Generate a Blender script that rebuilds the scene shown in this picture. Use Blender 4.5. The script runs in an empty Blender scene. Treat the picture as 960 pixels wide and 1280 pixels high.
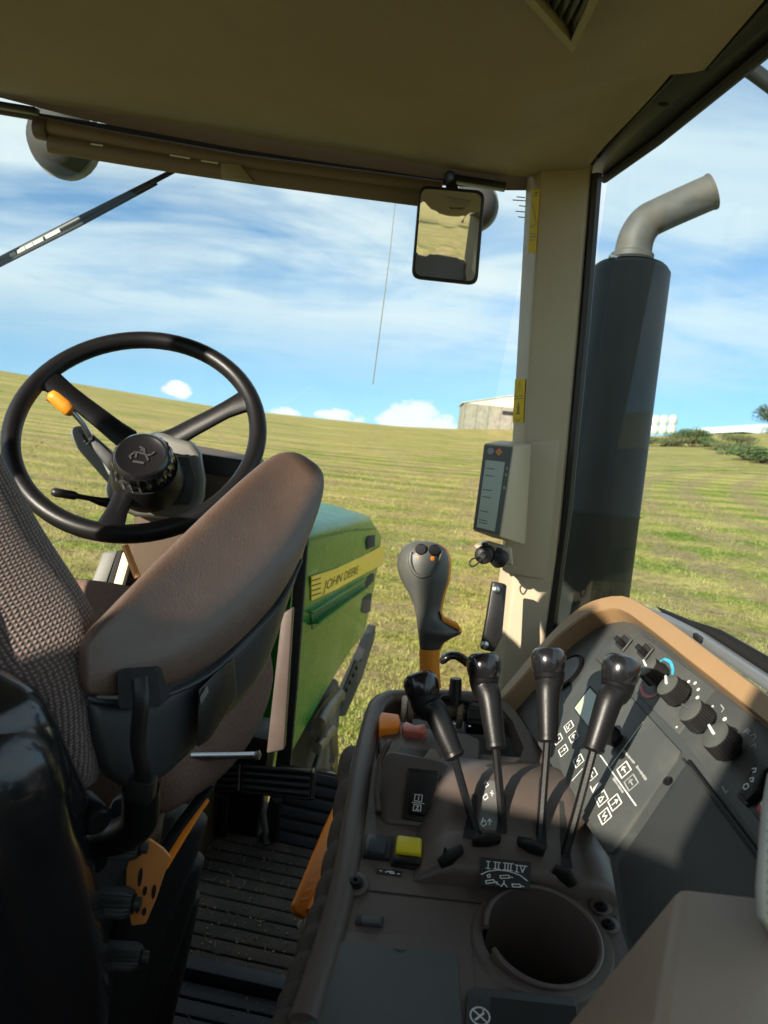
import bpy, bmesh, math, random
from math import sin, cos, pi, radians, sqrt, atan2, floor
from mathutils import Vector, Matrix, noise, geometry
V = Vector
random.seed(7)
scene = bpy.context.scene
col = scene.collection

# ------------------------------------------------------------------ camera
# W = gravity frame (metres, camera 2.75 m above the field); cab frame = X right, Y forward, Z up from the cab floor
F = 900.0                                  # focal length in pixels of the 960 x 1280 photograph
def basis(yaw, pitch, roll):
    y, p, r = map(radians, (yaw, pitch, roll))
    fw = V((sin(y)*cos(p), cos(y)*cos(p), sin(p)))
    rt = V((cos(y), -sin(y), 0)); up = rt.cross(fw)
    return cos(r)*rt + sin(r)*up, -sin(r)*rt + cos(r)*up, fw
def rot(R, U, FW):
    return Matrix((R, U, -FW)).transposed()
CAMH = 2.75
CR, CU, CF = basis(-3, -12, 10)            # camera axes in the cab frame
WR, WU, WF = basis(0, -7.4, 6)             # camera axes in the gravity frame
C = V((0, 0, 1.15))                        # camera in the cab
ROT = rot(WR, WU, WF) @ rot(CR, CU, CF).transposed()
CAB = Matrix.Translation(V((0, 0, CAMH)) - ROT @ C) @ ROT.to_4x4()
cam_d = bpy.data.cameras.new('camera')
cam_d.sensor_fit = 'VERTICAL'; cam_d.sensor_height = 32.0; cam_d.lens = 32.0*F/1280.0
cam_d.clip_start = 0.02; cam_d.clip_end = 6000
cam = bpy.data.objects.new('camera', cam_d); col.objects.link(cam)
cam.matrix_world = Matrix.Translation((0, 0, CAMH)) @ rot(WR, WU, WF).to_4x4()
scene.camera = cam
cam_d.dof.use_dof = True; cam_d.dof.focus_distance = 0.95; cam_d.dof.aperture_fstop = 9.0      # a phone lens: the field is a little soft

# ------------------------------------------------------------------ sun, sky, exposure
SUN_CAB = V((0.58, 0.70, -0.36)).normalized()      # direction the light travels, in the cab frame
SUN_W = (ROT @ SUN_CAB).normalized()
sun_el = math.asin(-SUN_W.z); sun_az = atan2(-SUN_W.x, -SUN_W.y)
sd = bpy.data.lights.new('sun', 'SUN'); sd.energy = 5.0; sd.angle = radians(0.53); sd.color = (1.0, 0.90, 0.74)
so = bpy.data.objects.new('sun', sd); col.objects.link(so)
so.matrix_world = SUN_W.to_track_quat('-Z', 'Y').to_matrix().to_4x4()
so.location = (-30, -30, 40)

def dir_w(px, py):                          # direction through a photo pixel, gravity frame
    return ((px-480)/F*WR + (640-py)/F*WU + WF).normalized()

world = bpy.data.worlds.new('World'); scene.world = world; world.use_nodes = True
wt = world.node_tree; wt.nodes.clear()
def N(t, typ, **kw):
    n = t.nodes.new(typ)
    for k, v in kw.items():
        if k == 'ins':
            for a, b in v.items(): n.inputs[a].default_value = b
        else: setattr(n, k, v)
    return n
def L(t, a, b): t.links.new(a, b)
def math_n(t, op, a, b=None, c=None, clamp=False):
    n = t.nodes.new('ShaderNodeMath'); n.operation = op; n.use_clamp = clamp
    for i, x in enumerate((a, b, c)):
        if x is None: continue
        if hasattr(x, 'is_linked'): t.links.new(x, n.inputs[i])
        else: n.inputs[i].default_value = x
    return n.outputs[0]
def ramp(t, fac, stops, interp='LINEAR'):
    n = t.nodes.new('ShaderNodeValToRGB'); n.color_ramp.interpolation = interp
    e = n.color_ramp.elements
    while len(e) < len(stops): e.new(0.5)
    for el, (p, c_) in zip(e, stops):
        el.position = p; el.color = c_ if len(c_) == 4 else (*c_, 1)
    if fac is not None: t.links.new(fac, n.inputs[0])
    return n.outputs[0]
def g(v): return (v, v, v, 1)

sky = N(wt, 'ShaderNodeTexSky', sky_type='NISHITA', sun_disc=False, sun_elevation=sun_el, sun_rotation=sun_az,
        air_density=1.0, dust_density=0.0, ozone_density=1.6, altitude=100.0)
tc = N(wt, 'ShaderNodeTexCoord')
lift = N(wt, 'ShaderNodeMapping'); lift.inputs['Scale'].default_value = (1, 1, 0.85); lift.inputs['Location'].default_value = (0, 0, 0.16); L(wt, tc.outputs['Generated'], lift.inputs[0])
lno = N(wt, 'ShaderNodeVectorMath', operation='NORMALIZE'); L(wt, lift.outputs[0], lno.inputs[0]); L(wt, lno.outputs[0], sky.inputs['Vector'])
sep = N(wt, 'ShaderNodeSeparateXYZ'); L(wt, tc.outputs['Generated'], sep.inputs[0])
zc = math_n(wt, 'MAXIMUM', sep.outputs[2], 0.0)
zz = math_n(wt, 'ADD', zc, 0.20)
cx = math_n(wt, 'DIVIDE', sep.outputs[0], zz); cy = math_n(wt, 'DIVIDE', sep.outputs[1], zz)
comb = N(wt, 'ShaderNodeCombineXYZ'); L(wt, cx, comb.inputs[0]); L(wt, cy, comb.inputs[1])
mp = N(wt, 'ShaderNodeMapping'); mp.inputs['Rotation'].default_value = (0, 0, radians(-28)); mp.inputs['Scale'].default_value = (1.0, 1.25, 1); mp.inputs['Location'].default_value = (1.45, 0.3, 0)
L(wt, comb.outputs[0], mp.inputs[0])
n1 = N(wt, 'ShaderNodeTexNoise', ins={'Scale': 1.15, 'Detail': 9, 'Roughness': 0.52, 'Distortion': 0.7}); L(wt, mp.outputs[0], n1.inputs[0])
mp2 = N(wt, 'ShaderNodeMapping'); mp2.inputs['Rotation'].default_value = (0, 0, radians(-40)); mp2.inputs['Scale'].default_value = (0.9, 2.3, 1)
L(wt, comb.outputs[0], mp2.inputs[0])
n2 = N(wt, 'ShaderNodeTexNoise', ins={'Scale': 1.3, 'Detail': 8, 'Roughness': 0.56, 'Distortion': 1.1}); L(wt, mp2.outputs[0], n2.inputs[0])
cm = math_n(wt, 'MULTIPLY_ADD', n2.outputs[0], 0.36, math_n(wt, 'MULTIPLY', n1.outputs[0], 0.84))
cover = ramp(wt, cm, [(0.40, g(0.0)), (0.50, g(0.36)), (0.63, g(0.84)), (0.80, g(0.98))])
hz = ramp(wt, sep.outputs[2], [(0.035, g(0.0)), (0.12, g(0.75)), (0.2, g(1))])
cover = math_n(wt, 'MULTIPLY', cover, hz)
# a belt of small cumulus low over the horizon: heap noise cut by an elevation band
azn = N(wt, 'ShaderNodeMapping'); azn.inputs['Scale'].default_value = (9, 9, 16); azn.inputs['Location'].default_value = (0.35, 0.0, 0.0)
L(wt, tc.outputs['Generated'], azn.inputs[0])
n3 = N(wt, 'ShaderNodeTexNoise', ins={'Scale': 1.0, 'Detail': 6, 'Roughness': 0.6}); L(wt, azn.outputs[0], n3.inputs[0])
def cumulus(px, py, w, h):
    """a heap cloud in the direction of a photo pixel, w x h in radians"""
    d = dir_w(px, py); up = V((0, 0, 1)); r_ = d.cross(up).normalized(); u_ = r_.cross(d)
    def dot(v):
        n = N(wt, 'ShaderNodeVectorMath', operation='DOT_PRODUCT'); L(wt, tc.outputs['Generated'], n.inputs[0]); n.inputs[1].default_value = v
        return n.outputs['Value']
    a = math_n(wt, 'DIVIDE', dot(r_), w); b = math_n(wt, 'DIVIDE', dot(u_), h)
    a2 = math_n(wt, 'POWER', math_n(wt, 'ABSOLUTE', a), 2.0); b2 = math_n(wt, 'POWER', math_n(wt, 'ABSOLUTE', b), 2.0)
    fr = math_n(wt, 'GREATER_THAN', dot(d), 0.0)
    s = math_n(wt, 'SUBTRACT', 1.0, math_n(wt, 'ADD', a2, b2))
    return math_n(wt, 'MULTIPLY', math_n(wt, 'MAXIMUM', s, -1.0), fr)
heaps = [(525, 520, .050, .034), (503, 527, .040, .022), (222, 487, .026, .014), (355, 517, .03, .012), (425, 520, .04, .014), (548, 532, .03, .03), (1080, 520, .08, .03), (-200, 430, .09, .03)]
hsum = None
for hp in heaps:
    s = cumulus(*hp)
    hsum = s if hsum is None else math_n(wt, 'MAXIMUM', hsum, s)
cu = math_n(wt, 'MULTIPLY_ADD', n3.outputs[0], 2.6, math_n(wt, 'SUBTRACT', hsum, 1.45))
n4 = N(wt, 'ShaderNodeTexNoise', ins={'Scale': 5.0, 'Detail': 5, 'Roughness': 0.6}); L(wt, azn.outputs[0], n4.inputs[0])
cu = math_n(wt, 'MULTIPLY_ADD', n4.outputs[0], 1.3, math_n(wt, 'SUBTRACT', cu, 0.65))
cum = ramp(wt, cu, [(0.16, g(0)), (0.5, g(0.85)), (0.8, g(1))])
tot = math_n(wt, 'MAXIMUM', cover, cum)
cloud_col = N(wt, 'ShaderNodeMix', data_type='RGBA')
L(wt, n2.outputs[0], cloud_col.inputs['Factor']); cloud_col.inputs['A'].default_value = (4.3, 5.05, 5.45, 1); cloud_col.inputs['B'].default_value = (5.7, 6.0, 6.0, 1)
tint = N(wt, 'ShaderNodeMix', data_type='RGBA', blend_type='MULTIPLY'); tint.inputs['Factor'].default_value = 1.0; L(wt, sky.outputs[0], tint.inputs['A']); tint.inputs['B'].default_value = (0.84, 1.0, 1.06, 1)
mixs = N(wt, 'ShaderNodeMix', data_type='RGBA'); L(wt, tot, mixs.inputs['Factor']); L(wt, tint.outputs['Result'], mixs.inputs['A']); L(wt, cloud_col.outputs['Result'], mixs.inputs['B'])
mixc = N(wt, 'ShaderNodeMix', data_type='RGBA'); L(wt, cum, mixc.inputs['Factor']); L(wt, mixs.outputs['Result'], mixc.inputs['A']); mixc.inputs['B'].default_value = (6.0, 6.1, 5.95, 1)
bg = N(wt, 'ShaderNodeBackground'); bg.inputs[1].default_value = 0.092
L(wt, mixc.outputs['Result'], bg.inputs[0])
wo = N(wt, 'ShaderNodeOutputWorld'); L(wt, bg.outputs[0], wo.inputs[0])

vs = scene.view_settings
vs.view_transform = 'Standard'; vs.look = 'None'; vs.exposure = 1.0; vs.gamma = 1.0; vs.use_curve_mapping = False
scene.cycles.max_bounces = 10; scene.cycles.transparent_max_bounces = 12; scene.cycles.glossy_bounces = 4
scene.cycles.sample_clamp_indirect = 6.0
scene.cycles.caustics_reflective = False; scene.cycles.caustics_refractive = False

# ------------------------------------------------------------------ unprojection: photo pixel -> cab point
def ray(px, py): return (px-480)/F*CR + (640-py)/F*CU + CF
def D(px, py, d): return C + ray(px, py)*d
def onX(px, py, x): r = ray(px, py); return C + r*((x-C.x)/r.x)
def onY(px, py, y): r = ray(px, py); return C + r*((y-C.y)/r.y)
def onZ(px, py, z): r = ray(px, py); return C + r*((z-C.z)/r.z)
class Plane:
    def __init__(s, n, p): s.n = V(n).normalized(); s.p = V(p)
    def at(s, px, py, off=0.0):
        r = ray(px, py); return C + r*(s.n.dot(s.p + s.n*off - C)/s.n.dot(r))
    def drop(s, q, off=0.0): return q - s.n*((q - s.p).dot(s.n) - off)
def through(a, b, c):
    n = (b-a).cross(c-a).normalized()
    if n.dot(C-a) < 0: n = -n
    return Plane(n, a)

# ------------------------------------------------------------------ materials
MATS = {}
def mat(name, color, rough=0.5, metal=0.0, var=0.0, vscale=6.0, bump=0.0, bscale=200.0, coat=0.0, spec=0.5, dust=0.0, dcol=(0.30, 0.25, 0.17), dscale=9.0, rvar=0.1):
    m = bpy.data.materials.new(name); m.use_nodes = True; t = m.node_tree
    b = t.nodes['Principled BSDF']
    b.inputs['Roughness'].default_value = rough; b.inputs['Metallic'].default_value = metal
    b.inputs['Specular IOR Level'].default_value = spec
    if coat: b.inputs['Coat Weight'].default_value = coat; b.inputs['Coat Roughness'].default_value = 0.06
    c = (*color, 1); b.inputs['Base Color'].default_value = c
    tx = N(t, 'ShaderNodeTexCoord')
    def noise_(sc, det=4, rg=0.6):
        n = N(t, 'ShaderNodeTexNoise', ins={'Scale': sc, 'Detail': det, 'Roughness': rg}); L(t, tx.outputs['Object'], n.inputs[0]); return n.outputs[0]
    cur = None
    if var:
        f = noise_(vscale)
        lo = tuple(x*(1-var) for x in color); hi = tuple(min(1, x*(1+var)) for x in color)
        cur = ramp(t, f, [(0.3, lo), (0.7, hi)])
    if dust:
        f = ramp(t, noise_(dscale, 7, 0.68), [(0.46, g(0)), (0.72, g(dust))])
        mx = N(t, 'ShaderNodeMix', data_type='RGBA'); L(t, f, mx.inputs['Factor'])
        if cur is not None: L(t, cur, mx.inputs['A'])
        else: mx.inputs['A'].default_value = c
        mx.inputs['B'].default_value = (*dcol, 1); cur = mx.outputs['Result']
        rr = math_n(t, 'MULTIPLY_ADD', f, 0.4, rough, clamp=True); L(t, rr, b.inputs['Roughness'])
    elif rvar:
        rr = math_n(t, 'MULTIPLY_ADD', noise_(25.0, 5, 0.65), rvar*2, rough-rvar, clamp=True); L(t, rr, b.inputs['Roughness'])
    if cur is not None: L(t, cur, b.inputs['Base Color'])
    if bump:
        bn = N(t, 'ShaderNodeBump', ins={'Strength': bump, 'Distance': 0.002}); L(t, noise_(bscale, 3, 0.55), bn.inputs['Height']); L(t, bn.outputs[0], b.inputs['Normal'])
    MATS[name] = m; return m
def glass(name, tint, refl=1.0, rough=0.0, haze=0.0):
    m = bpy.data.materials.new(name); m.use_nodes = True; t = m.node_tree; t.nodes.clear()
    tr = N(t, 'ShaderNodeBsdfTransparent'); tr.inputs[0].default_value = (*tint, 1)
    gl = N(t, 'ShaderNodeBsdfGlossy'); gl.inputs['Roughness'].default_value = rough; gl.inputs['Color'].default_value = (1, 1, 1, 1)
    fr = N(t, 'ShaderNodeFresnel'); fr.inputs[0].default_value = 1.45
    f = math_n(t, 'MULTIPLY', fr.outputs[0], refl)
    mx = N(t, 'ShaderNodeMixShader'); L(t, f, mx.inputs[0]); L(t, tr.outputs[0], mx.inputs[1]); L(t, gl.outputs[0], mx.inputs[2])
    out = mx.outputs[0]
    if haze:                                   # thin film of dust on the pane
        df = N(t, 'ShaderNodeBsdfDiffuse'); df.inputs[0].default_value = (0.6, 0.6, 0.55, 1)
        tx = N(t, 'ShaderNodeTexCoord'); mp_ = N(t, 'ShaderNodeMapping'); mp_.inputs['Scale'].default_value = (14, 14, 1.2); L(t, tx.outputs['Object'], mp_.inputs[0])
        ns = N(t, 'ShaderNodeTexNoise', ins={'Scale': 2.0, 'Detail': 7, 'Roughness': 0.65}); L(t, mp_.outputs[0], ns.inputs[0])
        hf = ramp(t, ns.outputs[0], [(0.35, g(haze*0.25)), (0.75, g(haze))])
        m2 = N(t, 'ShaderNodeMixShader'); L(t, hf, m2.inputs[0]); L(t, out, m2.inputs[1]); L(t, df.outputs[0], m2.inputs[2]); out = m2.outputs[0]
    o = N(t, 'ShaderNodeOutputMaterial'); L(t, out, o.inputs[0]); MATS[name] = m; return m

mat('headliner', (0.300, 0.238, 0.212), 0.75, var=0.07, vscale=5, bump=0.5, bscale=420)
mat('beige', (0.48, 0.40, 0.29), 0.5, var=0.05, bump=0.12, bscale=700)
mat('beige_dark', (0.30, 0.25, 0.17), 0.5, var=0.06, bump=0.12, bscale=700)
mat('brown_tan', (0.075, 0.048, 0.028), 0.5, var=0.08, bump=0.2, bscale=700)
mat('tan', (0.33, 0.205, 0.10), 0.5, var=0.06, bump=0.2, bscale=700, dust=0.15)
mat('brown', (0.105, 0.080, 0.070), 0.46, var=0.10, vscale=5, bump=0.3, bscale=900, dust=0.35, dcol=(0.16, 0.13, 0.10), dscale=7)
mat('brown_smooth', (0.095, 0.072, 0.062), 0.42, var=0.08, bump=0.12, bscale=900, dust=0.25, dcol=(0.16, 0.13, 0.10))
mat('box_brown', (0.30, 0.225, 0.16), 0.45, var=0.06, bump=0.2, bscale=900, dust=0.1)
mat('brown_box', (0.20, 0.15, 0.105), 0.5, var=0.06, bump=0.2, bscale=900, dust=0.1)
mat('bellows', (0.062, 0.048, 0.040), 0.65, var=0.15, bump=0.3, bscale=400, dust=0.25, dcol=(0.14, 0.115, 0.09))
mat('panel_grey', (0.050, 0.057, 0.057), 0.5, var=0.06, bump=0.25, bscale=900, dust=0.12, dcol=(0.22, 0.20, 0.17), dscale=14)
mat('plate_grey', (0.060, 0.067, 0.066), 0.48, var=0.05, bump=0.2, bscale=1000, dust=0.14, dcol=(0.25, 0.23, 0.19), dscale=18)
mat('panel_dark', (0.030, 0.033, 0.034), 0.5, var=0.08, bump=0.2, bscale=900, dust=0.08, dcol=(0.12, 0.11, 0.1))
mat('lid_grey', (0.075, 0.082, 0.080), 0.5, var=0.06, bump=0.2, bscale=900, dust=0.15, dcol=(0.14, 0.13, 0.11))
mat('black', (0.012, 0.012, 0.013), 0.42, var=0.1, bump=0.08, bscale=600, dust=0.06, dcol=(0.1, 0.09, 0.08))
mat('black_gloss', (0.010, 0.010, 0.012), 0.22, rvar=0.07, bump=0.03, bscale=300, coat=0.4)
mat('black_satin', (0.007, 0.007, 0.008), 0.40, spec=0.32, rvar=0.1, bump=0.06, bscale=500)
mat('rubber', (0.028, 0.028, 0.029), 0.72, var=0.15, bump=0.3, bscale=500, dust=0.25, dcol=(0.09, 0.08, 0.065))
mat('mat_dusty', (0.048, 0.044, 0.038), 0.8, var=0.2, vscale=12, bump=0.5, bscale=250, dust=0.55, dcol=(0.13, 0.11, 0.08), dscale=11)
mat('mat_blue', (0.030, 0.036, 0.048), 0.62, var=0.12, bump=0.3, bscale=250, dust=0.22, dcol=(0.08, 0.08, 0.075), dscale=13)
mat('dark_shell', (0.034, 0.038, 0.043), 0.45, var=0.1, bump=0.15, bscale=800, dust=0.1, dcol=(0.12, 0.11, 0.10))
mat('pod_grey', (0.13, 0.135, 0.122), 0.5, var=0.06, bump=0.2, bscale=900, dust=0.1)
mat('grip_grey', (0.070, 0.075, 0.069), 0.42, var=0.05, bump=0.15, bscale=1200, dust=0.08)
mat('orange', (0.95, 0.27, 0.012), 0.4, var=0.04, bump=0.05)
mat('orange_boot', (0.75, 0.27, 0.015), 0.5, var=0.06)
mat('orange_paint', (0.80, 0.30, 0.07), 0.42, var=0.1, dust=0.25)
mat('red_switch', (0.62, 0.17, 0.12), 0.35)
mat('red_dark', (0.38, 0.05, 0.06), 0.35)
mat('yellow', (0.80, 0.66, 0.02), 0.35)
mat('decal_yellow', (0.80, 0.56, 0.015), 0.75, spec=0.2)
mat('white_print', (0.78, 0.80, 0.76), 0.5, rvar=0)
mat('grey_print', (0.34, 0.36, 0.35), 0.5, rvar=0)
mat('black_print', (0.015, 0.015, 0.012), 0.5, rvar=0)
mat('blue_print', (0.06, 0.50, 0.72), 0.4, rvar=0)
mat('red_print', (0.75, 0.08, 0.09), 0.4, rvar=0)
mat('cream', (0.66, 0.58, 0.42), 0.6, var=0.1)
mat('perforated', (0.40, 0.385, 0.34), 0.5, var=0.04)
mat('lcd', (0.44, 0.52, 0.40), 0.3, rvar=0.03, coat=0.3)
mat('lens', (0.42, 0.43, 0.39), 0.15, rvar=0.05, coat=0.4)
mat('steel', (0.52, 0.54, 0.56), 0.3, metal=1.0, rvar=0.1)
mat('sill', (0.30, 0.34, 0.38), 0.35, metal=0.6, var=0.1, dust=0.15)
mat('muffler', (0.016, 0.018, 0.016), 0.55, var=0.25, vscale=3, spec=0.3, bump=0.15, bscale=80, dust=0.18, dcol=(0.07, 0.058, 0.045), dscale=6)
mat('pipe', (0.075, 0.072, 0.066), 0.6, metal=0.1, var=0.3, vscale=8, bump=0.15, bscale=120, dust=0.5, dcol=(0.15, 0.12, 0.09), dscale=14)
mat('green_paint', (0.004, 0.150, 0.018), 0.26, spec=0.12, rvar=0.06, dust=0.10, dcol=(0.08, 0.13, 0.05), dscale=5)
mat('hood_yellow', (0.80, 0.58, 0.03), 0.3, coat=0.3, dust=0.15)
mat('vinyl', (0.118, 0.076, 0.058), 0.38, var=0.08, vscale=9, bump=0.30, bscale=420, dust=0.10, dcol=(0.30, 0.24, 0.20), dscale=30)
mat('cloud_steel', (0.5, 0.5, 0.5), 0.05, metal=1.0, rvar=0)
m = bpy.data.materials.new('mirror'); m.use_nodes = True
b_ = m.node_tree.nodes['Principled BSDF']; b_.inputs['Metallic'].default_value = 1; b_.inputs['Roughness'].default_value = 0.015; b_.inputs['Base Color'].default_value = (0.86, 0.88, 0.86, 1); MATS['mirror'] = m
glass('clear_glass', (0.95, 0.985, 0.97), 0.25, haze=0.014)
glass('tinted_glass', (0.80, 0.92, 0.94), 0.03, haze=0.025)
# woven upholstery: a basket weave relief with a fleck of two yarns
m = bpy.data.materials.new('weave'); m.use_nodes = True; t = m.node_tree; b_ = t.nodes['Principled BSDF']; b_.inputs['Roughness'].default_value = 0.9
b_.inputs['Sheen Weight'].default_value = 0.3
tx = N(t, 'ShaderNodeTexCoord'); mpn = N(t, 'ShaderNodeMapping'); mpn.inputs['Scale'].default_value = (1, 1, 1); L(t, tx.outputs['UV'], mpn.inputs[0])
def wave_(dirn, sc, dist=0.8):
    w = N(t, 'ShaderNodeTexWave', bands_direction=dirn, ins={'Scale': sc, 'Distortion': dist, 'Detail': 2, 'Detail Scale': 1.5}); L(t, mpn.outputs[0], w.inputs[0]); return w.outputs['Fac']
wa = wave_('X', 17.0, 2.6); wb = wave_('Y', 17.0, 2.6)
pr_ = math_n(t, 'MULTIPLY', wa, wb)
nz = N(t, 'ShaderNodeTexNoise', ins={'Scale': 60, 'Detail': 3}); L(t, mpn.outputs[0], nz.inputs[0])
cm_ = math_n(t, 'MULTIPLY_ADD', nz.outputs[0], 0.5, math_n(t, 'SUBTRACT', pr_, 0.15))
cc = ramp(t, cm_, [(0.05, (0.062, 0.042, 0.036)), (0.38, (0.150, 0.100, 0.085)), (0.85, (0.27, 0.19, 0.168))]); L(t, cc, b_.inputs['Base Color'])
bn = N(t, 'ShaderNodeBump', ins={'Strength': 0.9, 'Distance': 0.003}); L(t, pr_, bn.inputs['Height']); L(t, bn.outputs[0], b_.inputs['Normal']); MATS['weave'] = m
mat('fabric_plain', (0.185, 0.115, 0.088), 0.92, var=0.22, vscale=300, bump=0.7, bscale=600)

# ------------------------------------------------------------------ mesh helpers (vertices are given in the frame of the thing: cab or world)
class MB:
    def __init__(s): s.v = []; s.f = []; s.uv = None
    def add(s, vs_, fs):
        o = len(s.v); s.v += [V(p) for p in vs_]; s.f += [tuple(o+i for i in f) for f in fs]; return s
    def box(s, c, size, ax=None):
        x, y, z = ax if ax else (V((1, 0, 0)), V((0, 1, 0)), V((0, 0, 1)))
        c = V(c); a, b, d = (k*0.5 for k in size)
        pts = [c + x*i*a + y*j*b + z*k*d for k in (-1, 1) for j in (-1, 1) for i in (-1, 1)]
        return s.add(pts, [(0, 2, 3, 1), (4, 5, 7, 6), (0, 1, 5, 4), (2, 6, 7, 3), (0, 4, 6, 2), (1, 3, 7, 5)])
    def prism(s, pts, n, th):
        """plate: the outline pts is its outer face, n its normal, th its depth behind that face"""
        k = len(pts); n = V(n).normalized(); pts = [V(p) for p in pts]
        ar = sum((pts[i].cross(pts[(i+1) % k]) for i in range(k)), V((0, 0, 0)))
        if ar.dot(n) < 0: pts = pts[::-1]
        low = [p - n*th for p in pts]
        return s.add(pts + low, [tuple(range(k)), tuple(range(2*k-1, k-1, -1))] + [(i, k+i, k+(i+1) % k, (i+1) % k) for i in range(k)])
    def loft(s, rings, closed=True, cap=True):
        k = len(rings[0]); fs = []; vs_ = [p for r in rings for p in r]
        for i in range(len(rings)-1):
            for j in range(k if closed else k-1):
                a = i*k+j; b = i*k+(j+1) % k; fs.append((a, b, b+k, a+k))
        if cap and closed: fs += [tuple(range(k-1, -1, -1)), tuple(range((len(rings)-1)*k, len(rings)*k))]
        return s.add(vs_, fs)
    def tube(s, path, rad, n=10, flat=1.0, up=None, cap=True):
        path = [V(p) for p in path]; rings = []
        if not hasattr(rad, '__len__'): rad = [rad]*len(path)
        u0 = None
        for i, p in enumerate(path):
            d = (path[min(i+1, len(path)-1)] - path[max(i-1, 0)]).normalized()
            if u0 is None:
                u0 = V(up) if up else (V((0, 0, 1)) if abs(d.z) < 0.9 else V((1, 0, 0)))
            u = (u0 - d*u0.dot(d)).normalized(); w = d.cross(u); u0 = u
            r = rad[i]; r1, r2 = (r if hasattr(r, '__len__') else (r, r*flat))
            rings.append([p + w*r1*cos(2*pi*k/n) + u*r2*sin(2*pi*k/n) for k in range(n)])
        return s.loft(rings, True, cap)
    def lathe(s, o, axis, prof, n=24, rib=0, ribd=0.0):
        """prof: (radius, height) pairs along the axis; rib cuts a fluted flank"""
        o = V(o); a = V(axis).normalized(); x = a.orthogonal().normalized(); y = a.cross(x); rings = []
        for pr in prof:
            r, h = pr[0], pr[1]; rb = ribd if (rib and len(pr) > 2 and pr[2]) else 0
            rings.append([o + a*h + (x*cos(2*pi*k/n)+y*sin(2*pi*k/n))*(r - (rb if k % 2 else 0)) for k in range(n)])
        return s.loft(rings)
    def ribbon(s, pts, n, w):
        """flat print: a line of width w along pts on a surface with normal n"""
        n = V(n).normalized()
        for a, b in zip(pts[:-1], pts[1:]):
            d = (b-a)
            if d.length < 1e-6: continue
            d.normalize(); sd_ = n.cross(d)*w*0.5; e = d*w*0.3
            s.add([a-e-sd_, b+e-sd_, b+e+sd_, a-e+sd_], [(0, 1, 2, 3)])
        return s
def linked(o):
    col.objects.link(o); return o
def finish(bm, smooth=40, bevel=0.0, seg=2, sub=0):
    bmesh.ops.remove_doubles(bm, verts=bm.verts, dist=1e-6)
    bmesh.ops.recalc_face_normals(bm, faces=bm.faces)
    if bevel:
        ed = [e for e in bm.edges if len(e.link_faces) == 2 and e.calc_face_angle(0) > radians(28)]
        if ed: bmesh.ops.bevel(bm, geom=ed, offset=bevel, offset_type='OFFSET', segments=seg, profile=0.5, affect='EDGES', clamp_overlap=True)
def raw_mesh(name, mb, material, base, smooth=40, bevel=0.0, seg=2, sub=0, normals=True):
    me = bpy.data.meshes.new(name)
    me.from_pydata([p - base for p in mb.v], [], mb.f); me.update()
    bm = bmesh.new(); bm.from_mesh(me)
    if normals: finish(bm, smooth, bevel, seg)
    bm.to_mesh(me); bm.free()
    if material: me.materials.append(MATS[material])
    if smooth:
        me.polygons.foreach_set('use_smooth', [True]*len(me.polygons))
        if not sub: me.set_sharp_from_angle(angle=radians(smooth))
    return me
def set_mods(o, sub):
    if sub:
        md = o.modifiers.new('subdivision', 'SUBSURF'); md.levels = sub; md.render_levels = sub
def thing(name, label, cat, base, group=None, frame=None, kind=None):
    o = bpy.data.objects.new(name, None); linked(o); o.empty_display_size = 0.05
    base = V(base); o['_b'] = tuple(base)
    o.matrix_world = (CAB if frame is None else frame) @ Matrix.Translation(base)
    tag(o, label, cat, group, kind); return o
def tag(o, label=None, cat=None, group=None, kind=None):
    if label: o['label'] = label
    if cat: o['category'] = cat
    if group: o['group'] = group
    if kind: o['kind'] = kind
    return o
BASE = {}
def part(name, mb, material, parent, smooth=40, bevel=0.0, seg=2, sub=0, label=None, normals=True):
    root = parent
    while root.parent: root = root.parent
    base = V(root['_b'])
    me = raw_mesh(name, mb, material, base, smooth, bevel, seg, sub, normals)
    o = bpy.data.objects.new(name, me); linked(o); o.parent = parent; set_mods(o, sub)
    if label: o['label'] = label
    return o
def solo(name, mb, material, label=None, cat=None, group=None, kind=None, frame=None, smooth=40, bevel=0.0, seg=2, sub=0, normals=True):
    lo = V((min(p.x for p in mb.v)+max(p.x for p in mb.v), min(p.y for p in mb.v)+max(p.y for p in mb.v), 2*min(p.z for p in mb.v)))*0.5
    me = raw_mesh(name, mb, material, lo, smooth, bevel, seg, sub, normals)
    o = bpy.data.objects.new(name, me); linked(o); o['_b'] = tuple(lo)
    o.matrix_world = (CAB if frame is None else frame) @ Matrix.Translation(lo); set_mods(o, sub)
    return tag(o, label, cat, group, kind)
def text_mb(s, o, xd, yd, h, width=None):
    """lettering as flat geometry: o = baseline start, xd / yd directions, h = letter height"""
    cu_ = bpy.data.curves.new('t', 'FONT'); cu_.body = s; cu_.size = 1.0; cu_.resolution_u = 2
    ob = bpy.data.objects.new('t', cu_); me = bpy.data.meshes.new_from_object(ob)
    xs = [v.co.x for v in me.vertices]; x0, x1 = min(xs), max(xs); sy = h/0.7; sx = (width/(x1-x0)) if width else sy
    mb = MB(); xd = V(xd).normalized(); yd = V(yd).normalized()
    mb.add([V(o) + xd*(v.co.x-x0)*sx + yd*v.co.y*sy for v in me.vertices], [tuple(p.vertices) for p in me.polygons])
    bpy.data.objects.remove(ob); bpy.data.curves.remove(cu_); bpy.data.meshes.remove(me); return mb
def lerp(a, b, t): return a + (b-a)*t
def sm(a, b, x):
    t_ = max(0.0, min(1.0, (x-a)/(b-a))); return t_*t_*(3-2*t_)
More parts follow.
